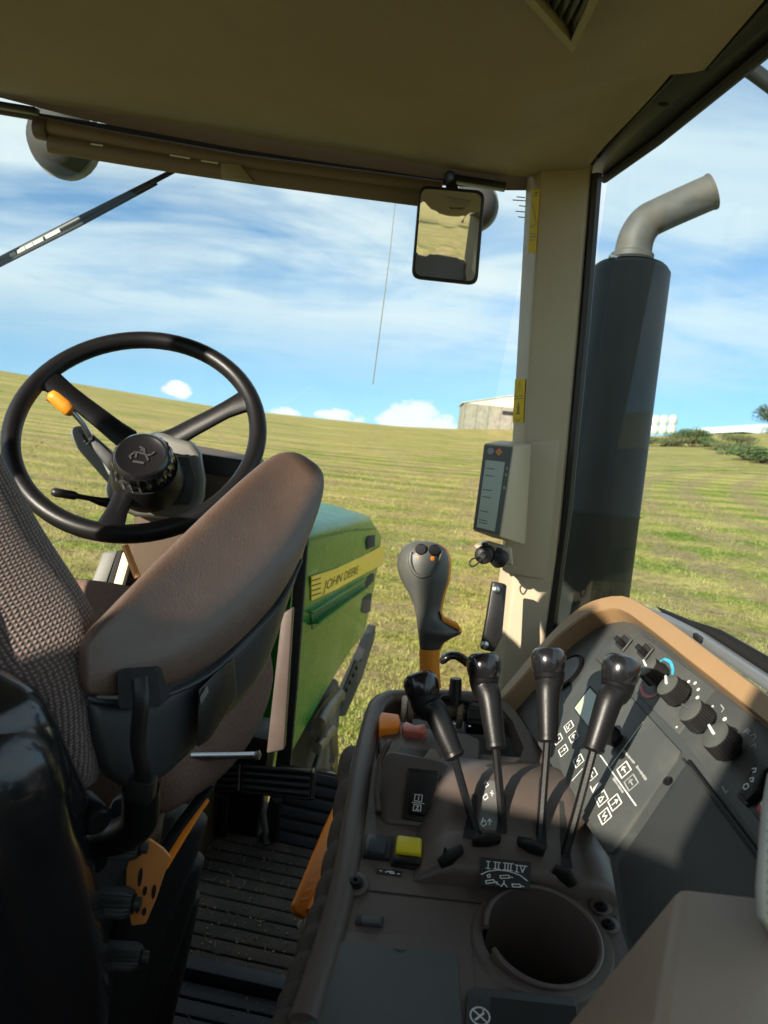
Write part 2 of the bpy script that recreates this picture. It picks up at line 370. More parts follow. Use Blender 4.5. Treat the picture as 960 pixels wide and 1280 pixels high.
def spline(pts, n=6):
    """Catmull-Rom through points (any dimension vectors)"""
    pts = [V(p) for p in pts]; out = []
    for i in range(len(pts)-1):
        p0 = pts[max(i-1, 0)]; p1 = pts[i]; p2 = pts[i+1]; p3 = pts[min(i+2, len(pts)-1)]
        for k in range(n):
            t_ = k/n
            out.append(0.5*((2*p1) + (p2-p0)*t_ + (2*p0-5*p1+4*p2-p3)*t_*t_ + (3*p1-p0-3*p2+p3)*t_**3))
    out.append(pts[-1]); return out

# ================================================================== the land (gravity frame)
ID = Matrix.Identity(4)
hor = [(-260, 425), (-120, 445), (0, 463), (100, 480), (200, 497), (300, 513), (400, 526), (480, 532), (560, 536), (640, 537), (700, 541), (760, 545), (810, 545), (870, 543), (960, 541), (1100, 546), (1250, 566)]
HT = []
for px, py in hor:
    d = dir_w(px, py); HT.append((atan2(d.x, d.y), atan2(d.z, sqrt(d.x*d.x+d.y*d.y))))
DH = 135.0
def horizon_el(az):
    if az <= HT[0][0]: e = HT[0][1]
    elif az >= HT[-1][0]: e = HT[-1][1]
    else:
        for (a, e0), (b, e1) in zip(HT[:-1], HT[1:]):
            if a <= az <= b: e = e0 + (e1-e0)*(az-a)/(b-a); break
    return e
def ground_z(x, y):
    d = sqrt(x*x+y*y)
    if d < 0.5: return 0.0
    az = atan2(x, y); front = 1-sm(radians(62), radians(100), abs(az))
    zh = (CAMH + math.tan(horizon_el(az))*DH)*front
    z = zh*min(1.0, d/DH)**1.7
    if d > DH: z -= (d-DH)*0.075*front*(1 if d < 400 else 400/d)
    bump = 0.10*noise.noise(V((x*0.09, y*0.11, 2.3))) + 0.035*noise.noise(V((x*0.5, y*0.9, 7.7))) + 0.018*noise.noise(V((x*2.1, y*2.6, 1.7)))
    return z + bump*sm(2, 8, d)*(1-sm(60, 130, d))
def ground_hit(px, py, off=0.0):
    d = dir_w(px, py); o = V((0, 0, CAMH)); t_ = 2.0
    while t_ < 400:
        p = o + d*t_
        if p.z < ground_z(p.x, p.y) + off: return p
        t_ *= 1.006
    return None
def at_dist(px, dist):
    """ground point in the azimuth of photo column px, dist metres away"""
    d = dir_w(px, 540); h = sqrt(d.x*d.x+d.y*d.y); x, y = d.x/h*dist, d.y/h*dist
    return V((x, y, ground_z(x, y)))

# field sheet
rings = [0.0]; r = 1.2
while r < 3200: rings.append(r); r *= 1.032
azs = [radians(a) for a in [-180 + 6*i for i in range(22)]] + [radians(-48 + 0.55*i) for i in range(int(96/0.55)+1)] + [radians(a) for a in [54 + 6*i for i in range(21)]]
mb = MB(); nA = len(azs)
mb.v.append(V((0, 0, 0)))
for r in rings[1:]:
    for a in azs: x, y = r*sin(a), r*cos(a); mb.v.append(V((x, y, ground_z(x, y))))
for j in range(nA): mb.f.append((0, 1+(j+1) % nA, 1+j))
for i in range(len(rings)-2):
    for j in range(nA):
        a = 1+i*nA+j; b = 1+i*nA+(j+1) % nA; mb.f.append((a, b, b+nA, a+nA))

def field_colour(t, tx_out):
    """mown regrowth: green over straw, streaked along the rows, with trodden patches"""
    sp = N(t, 'ShaderNodeSeparateXYZ'); L(t, tx_out, sp.inputs[0])
    def nz(scale, loc=(0, 0, 0), rotz=0.0, det=5, rg=0.6, dist=0.0):
        mp_ = N(t, 'ShaderNodeMapping'); mp_.inputs['Scale'].default_value = scale; mp_.inputs['Location'].default_value = loc; mp_.inputs['Rotation'].default_value = (0, 0, rotz)
        L(t, tx_out, mp_.inputs[0])
        n_ = N(t, 'ShaderNodeTexNoise', ins={'Scale': 1.0, 'Detail': det, 'Roughness': rg, 'Distortion': dist}); L(t, mp_.outputs[0], n_.inputs[0]); return n_.outputs[0]
    streak = nz((0.05, 0.55, 0.5), det=6, rg=0.62)                    # swaths lie across the view
    patch = nz((0.11, 0.16, 0.13), (3, 8, 1), det=5, rg=0.65, dist=0.6)
    fine = nz((7, 8, 7), (1, 4, 0), det=7, rg=0.8)
    mid = nz((1.6, 2.2, 1.6), (9, 4, 0), det=5, rg=0.7)
    # drilled rows sweep round in arcs
    off = N(t, 'ShaderNodeVectorMath', operation='SUBTRACT'); L(t, tx_out, off.inputs[0]); off.inputs[1].default_value = (-6, -34, 0)
    ln = N(t, 'ShaderNodeVectorMath', operation='LENGTH'); L(t, off.outputs[0], ln.inputs[0])
    wob = math_n(t, 'MULTIPLY_ADD', mid, 1.1, ln.outputs['Value'])
    def band(freq): return math_n(t, 'MULTIPLY_ADD', math_n(t, 'SINE', math_n(t, 'MULTIPLY', wob, freq)), 0.5, 0.5)
    b1, b2 = band(2.4), band(7.0)
    def mix(fac, A, B):
        n_ = N(t, 'ShaderNodeMix', data_type='RGBA'); L(t, fac, n_.inputs['Factor'])
        for k_, x in (('A', A), ('B', B)):
            if hasattr(x, 'is_linked'): L(t, x, n_.inputs[k_])
            else: n_.inputs[k_].default_value = (*x, 1)
        return n_.outputs['Result']
    # living green against straw, in swaths and drifts
    s1 = math_n(t, 'MULTIPLY_ADD', streak, 0.55, math_n(t, 'MULTIPLY', patch, 0.45))
    s1 = math_n(t, 'MULTIPLY_ADD', b1, 0.15, s1); s1 = math_n(t, 'MULTIPLY_ADD', mid, 0.30, s1); s1 = math_n(t, 'MULTIPLY_ADD', fine, 0.25, s1)
    c = ramp(t, s1, [(0.69, (0.10, 0.19, 0.013)), (0.78, (0.215, 0.265, 0.030)), (0.86, (0.37, 0.335, 0.08)), (0.97, (0.50, 0.40, 0.14))])
    # bare brown stubble patches and lines
    soil = nz((0.42, 0.8, 0.5), (20, 3, 5), det=6, rg=0.7, dist=0.8)
    # wheel tracks swing round on the right hand side
    of2 = N(t, 'ShaderNodeVectorMath', operation='SUBTRACT'); L(t, tx_out, of2.inputs[0]); of2.inputs[1].default_value = (58, 20, 0)
    ln2 = N(t, 'ShaderNodeVectorMath', operation='LENGTH'); L(t, of2.outputs[0], ln2.inputs[0])
    tr = math_n(t, 'SINE', math_n(t, 'MULTIPLY', math_n(t, 'MULTIPLY_ADD', mid, 1.3, ln2.outputs['Value']), 2.6))
    msk = ramp(t, math_n(t, 'DIVIDE', sp.outputs[0], 10.0), [(0.12, g(0)), (0.45, g(1))])
    trk = math_n(t, 'MULTIPLY', math_n(t, 'MULTIPLY', tr, msk), 0.085)
    s2 = math_n(t, 'MULTIPLY_ADD', b2, 0.10, math_n(t, 'MULTIPLY_ADD', fine, 0.35, math_n(t, 'MULTIPLY', soil, 0.75)))
    s2 = math_n(t, 'ADD', s2, trk)
    c = mix(ramp(t, s2, [(0.555, g(0)), (0.65, g(0.7)), (0.78, g(0.95))]), c, (0.335, 0.235, 0.125))
    # light and dark of the sward
    lum = ramp(t, fine, [(0.34, g(0.34)), (0.5, g(1.0)), (0.68, g(1.55))])
    m_ = N(t, 'ShaderNodeMix', data_type='RGBA', blend_type='MULTIPLY'); m_.inputs['Factor'].default_value = 1.0; L(t, c, m_.inputs['A']); L(t, lum, m_.inputs['B'])
    return m_.outputs['Result'], fine
def field_mat(name, rough=0.95, transl=0.0):
    m = bpy.data.materials.new(name); m.use_nodes = True; t = m.node_tree; b = t.nodes['Principled BSDF']
    gm = N(t, 'ShaderNodeNewGeometry')
    c, fine = field_colour(t, gm.outputs['Position']); L(t, c, b.inputs['Base Color'])
    b.inputs['Roughness'].default_value = rough; b.inputs['Specular IOR Level'].default_value = 0.15
    if transl == 0.0:
        n5 = N(t, 'ShaderNodeTexNoise', ins={'Scale': 16.0, 'Detail': 7, 'Roughness': 0.75}); L(t, gm.outputs['Position'], n5.inputs[0])
        n6 = N(t, 'ShaderNodeTexNoise', ins={'Scale': 3.0, 'Detail': 6, 'Roughness': 0.7}); L(t, gm.outputs['Position'], n6.inputs[0])
        hh = math_n(t, 'MULTIPLY_ADD', n5.outputs[0], 0.5, n6.outputs[0])
        bn = N(t, 'ShaderNodeBump', ins={'Strength': 1.0, 'Distance': 0.14}); L(t, hh, bn.inputs['Height']); L(t, bn.outputs[0], b.inputs['Normal'])
    else:
        b.inputs['Subsurface Weight'].default_value = 0.0
    MATS[name] = m
field_mat('field')
mat('grass_blade', (0.25, 0.235, 0.075), 0.85, var=0.5, vscale=0.9, spec=0.1, rvar=0)
solo('field', mb, 'field', 'mown green and straw coloured field sloping to the horizon', 'field', kind='structure', frame=ID, smooth=180)

# short grass standing on the near field (uncountable)
mb = MB(); rnd = random.Random(3)
def blade(p, h, w, a, lean):
    s_ = V((cos(a), sin(a), 0)); l_ = V((cos(a+1.3), sin(a+1.3), 0))*lean
    o = len(mb.v); mb.v += [p - s_*w, p + s_*w, p + l_*0.45 + V((0, 0, h*0.6)), p + l_ + V((0, 0, h))]
    mb.f += [(o, o+1, o+2), (o+2, o+3, o)]
count = 0
while count < 52000:
    az = radians(rnd.uniform(-34, 37)); d = 4.0*math.exp(rnd.random()**1.15*math.log(34/4.0))
    x, y = d*sin(az), d*cos(az)
    if noise.noise(V((x*0.8, y*1.6, 4))) < rnd.uniform(-0.55, 0.25): 
        count += 1; continue
    p = V((x, y, ground_z(x, y)-0.01)); k = 3 if d < 14 else 2
    for _ in range(k):
        q = p + V((rnd.gauss(0, 0.05), rnd.gauss(0, 0.05), 0)); blade(q, rnd.uniform(0.025, 0.075)*(1+0.02*d), rnd.uniform(0.003, 0.006)*(1+0.12*d), rnd.uniform(0, 6.28), rnd.uniform(0.01, 0.06))
    count += 1
solo('grass', mb, 'grass_blade', 'short tufts of mown grass and straw over the near field', 'grass', kind='stuff', frame=ID, smooth=0, normals=False)

# ---- stone shed on the brow
def leaf_mat(name, c0, c1):
    m = bpy.data.materials.new(name); m.use_nodes = True; t = m.node_tree; b = t.nodes['Principled BSDF']; b.inputs['Roughness'].default_value = 0.7
    gm = N(t, 'ShaderNodeNewGeometry'); n_ = N(t, 'ShaderNodeTexNoise', ins={'Scale': 1.2, 'Detail': 4}); L(t, gm.outputs['Position'], n_.inputs[0])
    L(t, ramp(t, n_.outputs[0], [(0.3, c0), (0.7, c1)]), b.inputs['Base Color']); MATS[name] = m
leaf_mat('leaf_dark', (0.045, 0.080, 0.022), (0.095, 0.13, 0.036)); leaf_mat('leaf_olive', (0.085, 0.095, 0.030), (0.15, 0.14, 0.05)); leaf_mat('leaf_far', (0.045, 0.075, 0.035), (0.085, 0.12, 0.05))
mat('stone', (0.25, 0.235, 0.195), 0.9, var=0.22, vscale=1.6, bump=0.6, bscale=8)
mat('sheet_roof', (0.52, 0.50, 0.44), 0.55, var=0.06, vscale=0.8)
mat('bale_film', (0.52, 0.54, 0.49), 0.35, var=0.05, vscale=3, bump=0.4, bscale=12)
mat('bark', (0.10, 0.075, 0.05), 0.9, var=0.2)
mat('poly_sheet', (0.62, 0.68, 0.70), 0.35, var=0.08)
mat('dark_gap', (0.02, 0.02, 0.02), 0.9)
dist = 142.0
pL = dir_w(577, 532); pR = dir_w(742, 541)
def at_w(d, dist): h = sqrt(d.x*d.x+d.y*d.y); return V((d.x/h*dist, d.y/h*dist, 0))
a = at_w(pL, dist); b = at_w(pR, dist+3); xw = (b-a).normalized(); yw = V((-xw.y, xw.x, 0)); zw = V((0, 0, 1)); wl = (b-a).length; dp = 30.0
a.z = CAMH + math.tan(math.asin(pL.z))*dist - 0.8; hw = 5.2; hr = 3.1
shed = thing('stone_shed', 'wide block shed with pale clad gable on the brow of the field', 'shed', a, frame=ID)
q = [a, a+xw*wl, a+xw*wl+yw*dp, a+yw*dp]; ap0 = a+xw*wl/2+zw*(hw+hr); ap1 = ap0+yw*dp
part('wall', MB().loft([q, [p+zw*hw for p in q]]), 'stone', shed, smooth=0)
part('gable_cladding', MB().prism([a+zw*hw-yw*0.05, a+xw*wl+zw*hw-yw*0.05, ap0-yw*0.05], -yw, 0.1), 'sheet_roof', shed, smooth=0)
for e0, sg in ((a, -1), (a+xw*wl, 1)):
    p0 = e0+zw*(hw-0.08)+xw*0.4*sg-yw*0.3; p1 = p0+yw*(dp+0.6); r0 = ap0-yw*0.3+zw*0.06; r1 = r0+yw*(dp+0.6)
    nn_ = (p1-p0).cross(r0-p0); nn_ = nn_ if nn_.z > 0 else -nn_
    part('roof', MB().prism([p0+zw*0.15, p1+zw*0.15, r1+zw*0.15, r0+zw*0.15], nn_, 0.12), 'sheet_roof', shed, smooth=0)
part('opening', MB().box(a+xw*10.2-yw*0.03+zw*4.1, (5.4, 0.16, 0.75), (xw, yw, zw)), 'dark_gap', shed, smooth=0)
for k in range(12): part('pilaster', MB().box(a+xw*(0.2+k*2.3)-yw*0.05+zw*hw*0.5, (0.2, 0.12, hw-0.05), (xw, yw, zw)), 'stone', shed, smooth=0)

# ---- wrapped bales, two high, on the bank
labels = {}
bale_px = [806.5, 817.0, 827.5, 838.5]; bd = 118.0
bw = 9.8/F*bd
order = ['leftmost', 'second', 'third', 'rightmost']
for i, px in enumerate(bale_px):
    d = dir_w(px, 543); p = at_w(d, bd); p.z = CAMH + math.tan(math.asin(d.z))*bd
    hgt = 11.2/F*bd
    for k in range(2):
        c = p + zw*(k*hgt*0.97); prof = [(0.0, 0.0), (bw*0.30, 0.0), (bw*0.43, hgt*0.10), (bw*0.50, hgt*0.3), (bw*0.505, hgt*0.6), (bw*0.44, hgt*0.88), (bw*0.32, hgt), (0.0, hgt)]
        solo('wrapped_bale', MB().lathe(c, zw, [(max(r_, 0.01), h_) for r_, h_ in prof], 20), 'bale_film',
             'white wrapped bale, %s of the four stacked columns, %s tier' % (order[i], ('lower', 'upper')[k]), 'bale', 'white wrapped bales stacked two high', frame=ID)

# ---- bushes: a cloud of leaf faces through several lobes over a few stems
def leafy(mbx, c, rx, ry, rz, n, ls, rnd, lobes=7):
    cs = [(c + V((rnd.uniform(-.6, .6)*rx, rnd.uniform(-.6, .6)*ry, rnd.uniform(-.25, .55)*rz)), rnd.uniform(.35, .62)) for _ in range(lobes)]
    for _ in range(n):
        q, s_ = rnd.choice(cs); d = V((rnd.gauss(0, 1), rnd.gauss(0, 1), rnd.gauss(0, 1))).normalized()*(rnd.random()**0.45)*s_
        p = q + V((d.x*rx, d.y*ry, d.z*rz)); u = V((rnd.gauss(0, 1), rnd.gauss(0, 1), rnd.gauss(0, 1))).normalized(); w = u.orthogonal().normalized(); l_ = ls*rnd.uniform(.6, 1.4)
        mbx.add([p-u*l_, p+w*l_*0.5, p+u*l_, p-w*l_*0.5], [(0, 1, 2, 3)])
def bush(name, label, px, dist, rx, rz, matn, n, ls, seed, group, sink=0.0, tree=False, frame=ID, pos=None, cat='bush'):
    rnd = random.Random(seed); p = pos if pos is not None else at_dist(px, dist); p = p.copy(); p.z -= sink
    o = thing(name, label, cat, p, group, frame=frame)
    mbx = MB(); hc = rz*0.55 + (rz*0.7 if tree else 0)
    leafy(mbx, p+V((0, 0, hc)), rx, rx*0.8, rz*(0.8 if tree else 0.62), n, ls, rnd, 11 if tree else 7)
    part('crown' if tree else 'foliage', mbx, matn, o, smooth=0, normals=False)
    st = MB()
    for k in range(4 if not tree else 5):
        if k == 0 and tree: st.tube([p, p+V((0.1, 0, rz*0.5)), p+V((0, 0.1, rz*1.1))], [rx*0.09, rx*0.07, rx*0.03], 7)
        else:
            b0 = p+V((0, 0, rz*0.55)) if tree else p; a_ = rnd.uniform(0, 6.28)
            st.tube([b0, b0+V((cos(a_)*rx*.25, sin(a_)*rx*.25, rz*.3)), b0+V((cos(a_)*rx*.45, sin(a_)*rx*.4, rz*.6))], [rx*0.04, rx*0.03, rx*0.012], 5)
    part('trunk' if tree else 'stem', st, 'bark', o, smooth=60); return o
bl = [(793, 106, 2.2, 1.1, 'leaf_olive', 'low olive bush growing at the left foot of the stacked bales'),
      (852, 112, 1.9, 2.3, 'leaf_dark', 'small dark bush just right of the stacked bales'),
      (828, 100, 2.8, 1.3, 'leaf_olive', 'low olive scrub below the stacked bales'),
      (868, 98, 2.3, 1.5, 'leaf_olive', 'pale olive scrub to the right below the bales'),
      (884, 98, 2.3, 2.4, 'leaf_dark', 'tallest green bush on the bank right of the bales'),
      (905, 92, 2.6, 1.7, 'leaf_dark', 'broad dark green bush midway along the bank'),
      (918, 84, 2.2, 1.4, 'leaf_olive', 'olive bush between the dark bushes on the bank'),
      (941, 74, 3.0, 1.5, 'leaf_dark', 'darkest low bush near the right edge of the window'),
      (958, 70, 2.2, 1.6, 'leaf_dark', 'dark bush cut by the right edge of the picture'),
      (925, 105, 2.4, 1.6, 'leaf_olive', 'straw coloured scrub in front of the white tunnel')]
for i, (px, dd, rx, rz, mm, lab) in enumerate(bl):
    bush('bush', lab, px, dd, rx*1.15, rz*0.8, mm, 2200, 0.11, 40+i, 'bushes on the bank')
# white tunnel far right
d = dir_w(885, 541); e = dir_w(957, 538); a = at_w(d, 150); b = at_w(e, 135)
a.z = CAMH+math.tan(math.asin(d.z))*150-0.7; b.z = a.z+1.0; xw = (b-a).normalized(); yw = V((-xw.y, xw.x, 0)).normalized()
ring = lambda o: [o + yw*4*cos(t_*pi/10) + zw*1.5*sin(t_*pi/10) for t_ in range(11)]
tn = thing('polytunnel', 'long white plastic tunnel behind the scrub at far right', 'tunnel', a, frame=ID)
part('cover', MB().loft([ring(lerp(a, b, k/6)) for k in range(7)]), 'poly_sheet', tn, smooth=60)
for k in range(7): part('hoop', MB().tube([p + (p-lerp(a, b, k/6)).normalized()*0.03 for p in ring(lerp(a, b, k/6))], 0.06, 6), 'white_print', tn)
bush('tree', 'blue green tree at the right end of the white tunnel', 963, 128, 2.6, 2.6, 'leaf_far', 1800, 0.16, 77, None, tree=True, cat='tree')
# trees behind the tractor, seen only in the cab mirror
for i, (x, y, s_) in enumerate([(-30, -92, 6.5), (-17, -98, 5.5), (-4, -95, 7.0), (9, -99, 5.2), (22, -94, 6.8), (34, -97, 6.0), (46, -92, 6.5), (-44, -95, 6)]):
    words = ['left of centre among', 'second in', 'tall crown near the middle of', 'narrow crown in', 'broad crown right of the middle of', 'second last of', 'last tree of', 'first tree of']
    bush('tree', 'dark tree, %s the row behind the tractor' % words[i], 0, 0, s_, s_, 'leaf_dark', 2200, 0.42, 90+i, 'row of trees behind the tractor', tree=True, pos=V((x, y, 0)), cat='tree')

# ================================================================== the cab shell (cab frame from here on)
X_, Y_, Z_ = V((1, 0, 0)), V((0, 1, 0)), V((0, 0, 1))
def edge_x(y):                                # right edge of the headliner
    if y > 1.0: return lerp(0.207, 0.181, sm(1.0, 1.525, y))
    return 0.240 if y > 0.75 else lerp(0.29, 0.24, sm(-0.4, 0.75, y))
def head_z(x, y):
    f = sm(0.0, 0.55, 1.5 - y)**0.8; xr = edge_x(min(y, 0.99) if y < 1.0 else y)
    s = sm(0.0, 0.34, xr - x)**0.8*sm(0.0, 0.3, x+1.12)
    roll = -0.028*sm(0.0, 0.20, 1.5-y)                       # the edge rolls up towards the glass all round
    side = 0.056*(1-sm(0.0, 0.20, xr-x))*sm(0.0, 0.2, 1.5-y)
    return 1.522 + roll + side + 0.055*sm(0.25, 1.1, 1.5-y)*s + 0.02*sm(0.0, 0.2, x)*sm(1.3, 1.5, y)
ys = [1.5, 1.497, 1.49, 1.48, 1.46, 1.43, 1.39, 1.34, 1.28, 1.2, 1.1, 1.02, 1.0, 0.985, 0.95, 0.88, 0.8, 0.6, 0.4, 0.2, 0.05, -0.05, -0.15]
xs = [-1.12, -1.06, -1.0, -0.85, -0.7, -0.55, -0.4, -0.25, -0.12, -0.04, 0.03, 0.08, 0.12, 0.15, 0.17]
mb = MB(); grid = []
for y in ys:
    xr = edge_x(y); sh_ = 0.17*(1-sm(0.7, 1.2, y)); row = [(max(x, -1.12+sh_+0.02*i_), y, head_z(x, y)) for i_, x in enumerate(xs)] + [(xr-0.012, y, head_z(xr-0.012, y)), (xr, y, head_z(xr, y)+0.004), (xr+0.003, y, 1.62)]
    grid.append([V(p) for p in row])
front = [V((p.x, 1.512, 1.62)) for p in grid[0]]; grid = [front] + grid
mb.loft(grid, closed=False)
solo('headliner', mb, 'headliner', 'olive brown moulded headliner of the tractor cab', 'ceiling', kind='structure', smooth=60)
mb = MB().prism([(-1.12, 1.50, 1.76), (0.22, 1.50, 1.76), (0.30, 0.9, 1.76), (0.36, -0.15, 1.76), (-0.95, -0.15, 1.76), (-0.95, 0.7, 1.76), (-1.12, 1.2, 1.76)], Z_, 0.075)  # roof and headliner are trimmed at left and rear to let the sun in
solo('cab_roof', mb, 'green_paint', 'green outer roof skin of the tractor cab', 'roof', kind='structure', bevel=0.01)

# ceiling air vent (top edge of the picture)
hz_ = 1.492
pv = lambda px, py, z=hz_: onZ(px, py, z)
vent = thing('air_vent', 'black louvred air vent in a brown ceiling housing', 'vent', pv(715, 40))
o1, o2, o3, o4 = pv(655, 0), pv(716, 67), pv(752, -8), pv(700, -70)
up = Z_*0.05
mb = MB(); rim_o = [o1, o2, o3, o4]; cen = (o1+o2+o3+o4)*0.25
rim_i = [lerp(p, cen, 0.26) for p in rim_o]
n_ = 4
mb.add(rim_o + rim_i + [p+up for p in rim_o] + [p+up*0.7 for p in rim_i], [(i, (i+1) % 4, 4+(i+1) % 4, 4+i) for i in range(4)] + [(i, 8+i, 8+(i+1) % 4, (i+1) % 4) for i in range(4)] + [(4+i, 4+(i+1) % 4, 12+(i+1) % 4, 12+i) for i in range(4)])
part('housing', mb, 'beige_dark', vent, smooth=0)
mb = MB().prism([p+up*0.55 for p in rim_i], -Z_, 0.004); part('backing', mb, 'black', vent, smooth=0)
for k in range(5):
    t_ = 0.14+0.18*k; a = lerp(rim_i[1], rim_i[0], t_)+up*0.2; b = lerp(rim_i[2], rim_i[3], t_)+up*0.2
    d = (b-a).normalized(); w = (V((0, 0, 1))*0.7 + d.cross(Z_)*0.7).normalized()
    mb = MB().box((a+b)*0.5, ((b-a).length*0.96, 0.018, 0.003), (d, w, d.cross(w))); part('slat', mb, 'black_satin', vent, bevel=0.0008)

# ---- right front pillar
def pil(y):
    """left edge, step, right edge pixel columns of the pillar at photo row y"""
    def ip(tab):
        for (a, xa), (b, xb) in zip(tab[:-1], tab[1:]):
            if y <= b or (b, xb) == tab[-1]: return xa+(xb-xa)*(y-a)/(b-a)
    return ip([(140, 662), (240, 657), (550, 640), (700, 626), (815, 612), (1000, 585)]), ip([(140, 681), (240, 675), (470, 660), (550, 656), (700, 645), (815, 632), (1000, 606)]), ip([(140, 747), (225, 740), (690, 700), (800, 682), (1000, 652)])
def ring_at(y):
    l, s, r = pil(y)
    A = onY(l, y, 1.535); B = onY(s, y, 1.462); Cc = onY(r-5, y, 1.448); Dd = onY(r, y, 1.456)
    m1 = lerp(A, B, 0.86); m2 = lerp(B, Cc, 0.10)
    return [A, m1, B + V((0.0, -0.002, 0)), m2, Cc, Dd, Dd+V((0.004, 0.08, 0)), A+V((0.03, 0.05, 0))]
pillar = thing('cab_pillar', 'beige moulded front corner pillar of the cab', 'pillar', onY(640, 1000, 1.5))
mb = MB().loft([ring_at(y) for y in (196, 300, 420, 550, 700, 815, 1000, 1250)]); part('post_cover', mb, 'beige', pillar, smooth=35, bevel=0.004)
# lower cover plate that carries the monitor and the sockets
def on_pil(px, py, off=0.0): return onY(px, py, 1.462-off)
pts = [on_pil(663, 553, .012), on_pil(709, 548, .012), on_pil(697, 690, .012), on_pil(680, 725, .012), on_pil(628, 716, .012), on_pil(634, 660, .012)]
mb = MB().prism(pts, -Y_, 0.05); part('lower_cover', mb, 'beige', pillar, bevel=0.004, seg=3)
mb = MB().ribbon([on_pil(708, 562, .0126), on_pil(698, 680, .0126)], -Y_, 0.0015); part('seam', mb, 'beige_dark', pillar, smooth=0)
# yellow warning decals
def decal(quad, marks, lab):
    pl = through(quad[0], quad[1], quad[2])
    dc = part('warning_decal', MB().prism([q + pl.n*0.0012 for q in quad], pl.n, 0.0008), 'decal_yellow', pillar, smooth=0, label=lab)
    mk = MB(); o, xd, yd = quad[3], quad[2]-quad[3], quad[0]-quad[3]
    for line in marks: mk.ribbon([o + xd*u + yd*v + pl.n*0.0018 for u, v in line], pl.n, 0.0015)
    part('symbol', mk, 'black_print', dc, smooth=0)
side = lambda px, py, f: lerp(ring_at(py)[0], ring_at(py)[2], f)
def face_q(y0, y1, f0, f1): return [side(0, y0, f0), side(0, y0, f1), side(0, y1, f1), side(0, y1, f0)]
tri = [(.5, .93), (.85, .6), (.15, .6), (.5, .93)]
decal(face_q(474, 528, 0.02, 0.84), [tri, [(.5, .85), (.5, .70)], [(.5, .66), (.5, .645)], [(.02, .545), (.98, .545)], [(.5, .48), (.5, .38)], [(.38, .34), (.5, .46), (.62, .34)], [(.42, .34), (.42, .22), (.58, .22), (.58, .34)], [(.46, .36), (.46, .24)], [(.5, .36), (.5, .22)], [(.54, .36), (.54, .24)], [(.3, .2), (.7, .2)], [(.2, .1), (.5, .03), (.8, .1)]], 'small yellow decal with a warning triangle')
decal(face_q(237, 316, 0.45, 1.0), [[(.35, .93), (.8, .93)], [(.35, .89), (.8, .89)], [(.1, .82), (.9, .45)], [(.9, .45), (.1, .40)], [(.15, .3), (.85, .3)], [(.15, .25), (.85, .25)], [(.15, .2), (.7, .2)]], 'tall yellow decal near the roof')

# ---- windshield
wind = thing('windshield', 'wide clear windshield pane with black edge seals', 'windshield', (-0.5, 1.57, 0.5))
YW = 1.57
mb = MB().prism([(-1.12, YW, 0.08), (0.11, YW, 0.08), (0.11, YW, 1.56), (-1.12, YW, 1.56)], -Y_, 0.005)
part('pane', mb, 'clear_glass', wind, smooth=0)
mb = MB().tube([onY(-60, 128, 1.54), onY(40, 145, 1.54), onY(160, 165, 1.54), onY(300, 190, 1.54), onY(420, 208, 1.54), onY(540, 226, 1.54), onY(640, 231, 1.54), onY(662, 228, 1.54)], 0.008, 8); part('upper_seal', mb, 'black', wind)
hp_ = [(-60, 78), (0, 100), (80, 121), (150, 137), (240, 156), (300, 168), (400, 184), (480, 194), (560, 208), (620, 216), (664, 216)]
mb = MB().loft([[onY(x, y-6, 1.525), onY(x, y+22, 1.535), onY(x, y+22, 1.565), onY(x, y-6, 1.565)] for x, y in hp_]); part('header_rail', mb, 'headliner', wind, smooth=30)
mb = MB().prism([onY(371, 660, 1.56), onY(386, 655, 1.56), onY(371, 860, 1.56), onY(362, 965, 1.56), onY(343, 965, 1.56), onY(357, 860, 1.56)], -Y_, 0.02); part('lower_seal', mb, 'rubber', wind, bevel=0.003)
mk = MB()
for y0, x0, x1 in ((246, 646, 656), (250, 641, 657), (257, 649, 657), (264, 645, 656), (271, 648, 656)):
    mk.ribbon([onY(x0, y0, YW-0.006), onY(x1, y0+1, YW-0.006)], -Y_, 0.002)
part('glass_marking', mk, 'grey_print', wind, smooth=0)

# ---- right side window
tf, bf, tr_, br_ = V((0.226, 1.47, 1.545)), V((0.312, 1.47, 0.60)), V((0.395, -0.40, 1.56)), V((0.60, -0.40, 0.60))
def pane_pt(y, z):
    s_ = (1.47-y)/1.87; u = (1.545-z)/0.945
    bow = 0.02*sin(pi*min(1, max(0, s_)))
    return V((lerp(lerp(tf.x, tr_.x, s_), lerp(bf.x, br_.x, s_), u)+bow, y, z))
win = thing('side_window', 'tinted curved right side window in a black frame', 'window', pane_pt(0.6, 0.6))
rows = [[pane_pt(y, z) for z in (0.6, 0.75, 0.9, 1.05, 1.2, 1.35, 1.45, 1.55)] for y in (1.47, 1.3, 1.1, 0.9, 0.7, 0.5, 0.3, 0.0, -0.4)]
part('pane', MB().loft(rows, closed=False), 'tinted_glass', win, smooth=60)
pts = [(0.183, 1.525), (0.212, 1.015), (0.243, 0.995), (0.243, 0.83), (0.295, -0.42), (0.40, -0.42), (0.318, 0.45), (0.285, 0.915), (0.262, 1.2), (0.229, 1.50)]
part('upper_frame', MB().prism([V((x, y, 1.553)) for x, y in pts], -Z_, 0.05), 'black', win, bevel=0.004)
lip = [V((x, y, 1.548)) for x, y in ((0.226, 1.505), (0.256, 1.25), (0.281, 0.92), (0.315, 0.45), (0.39, -0.40))]
part('frame_lip', MB().tube(lip, 0.0075, 8), 'rubber', win)
s0 = [onY(745, 219, 1.46), onY(731, 400, 1.46), onY(708, 640, 1.46), onY(696, 730, 1.46), onY(683, 830, 1.46)]
part('front_seal', MB().tube(s0, [(0.0115, 0.02)]*5, 8, up=Y_), 'black', win)
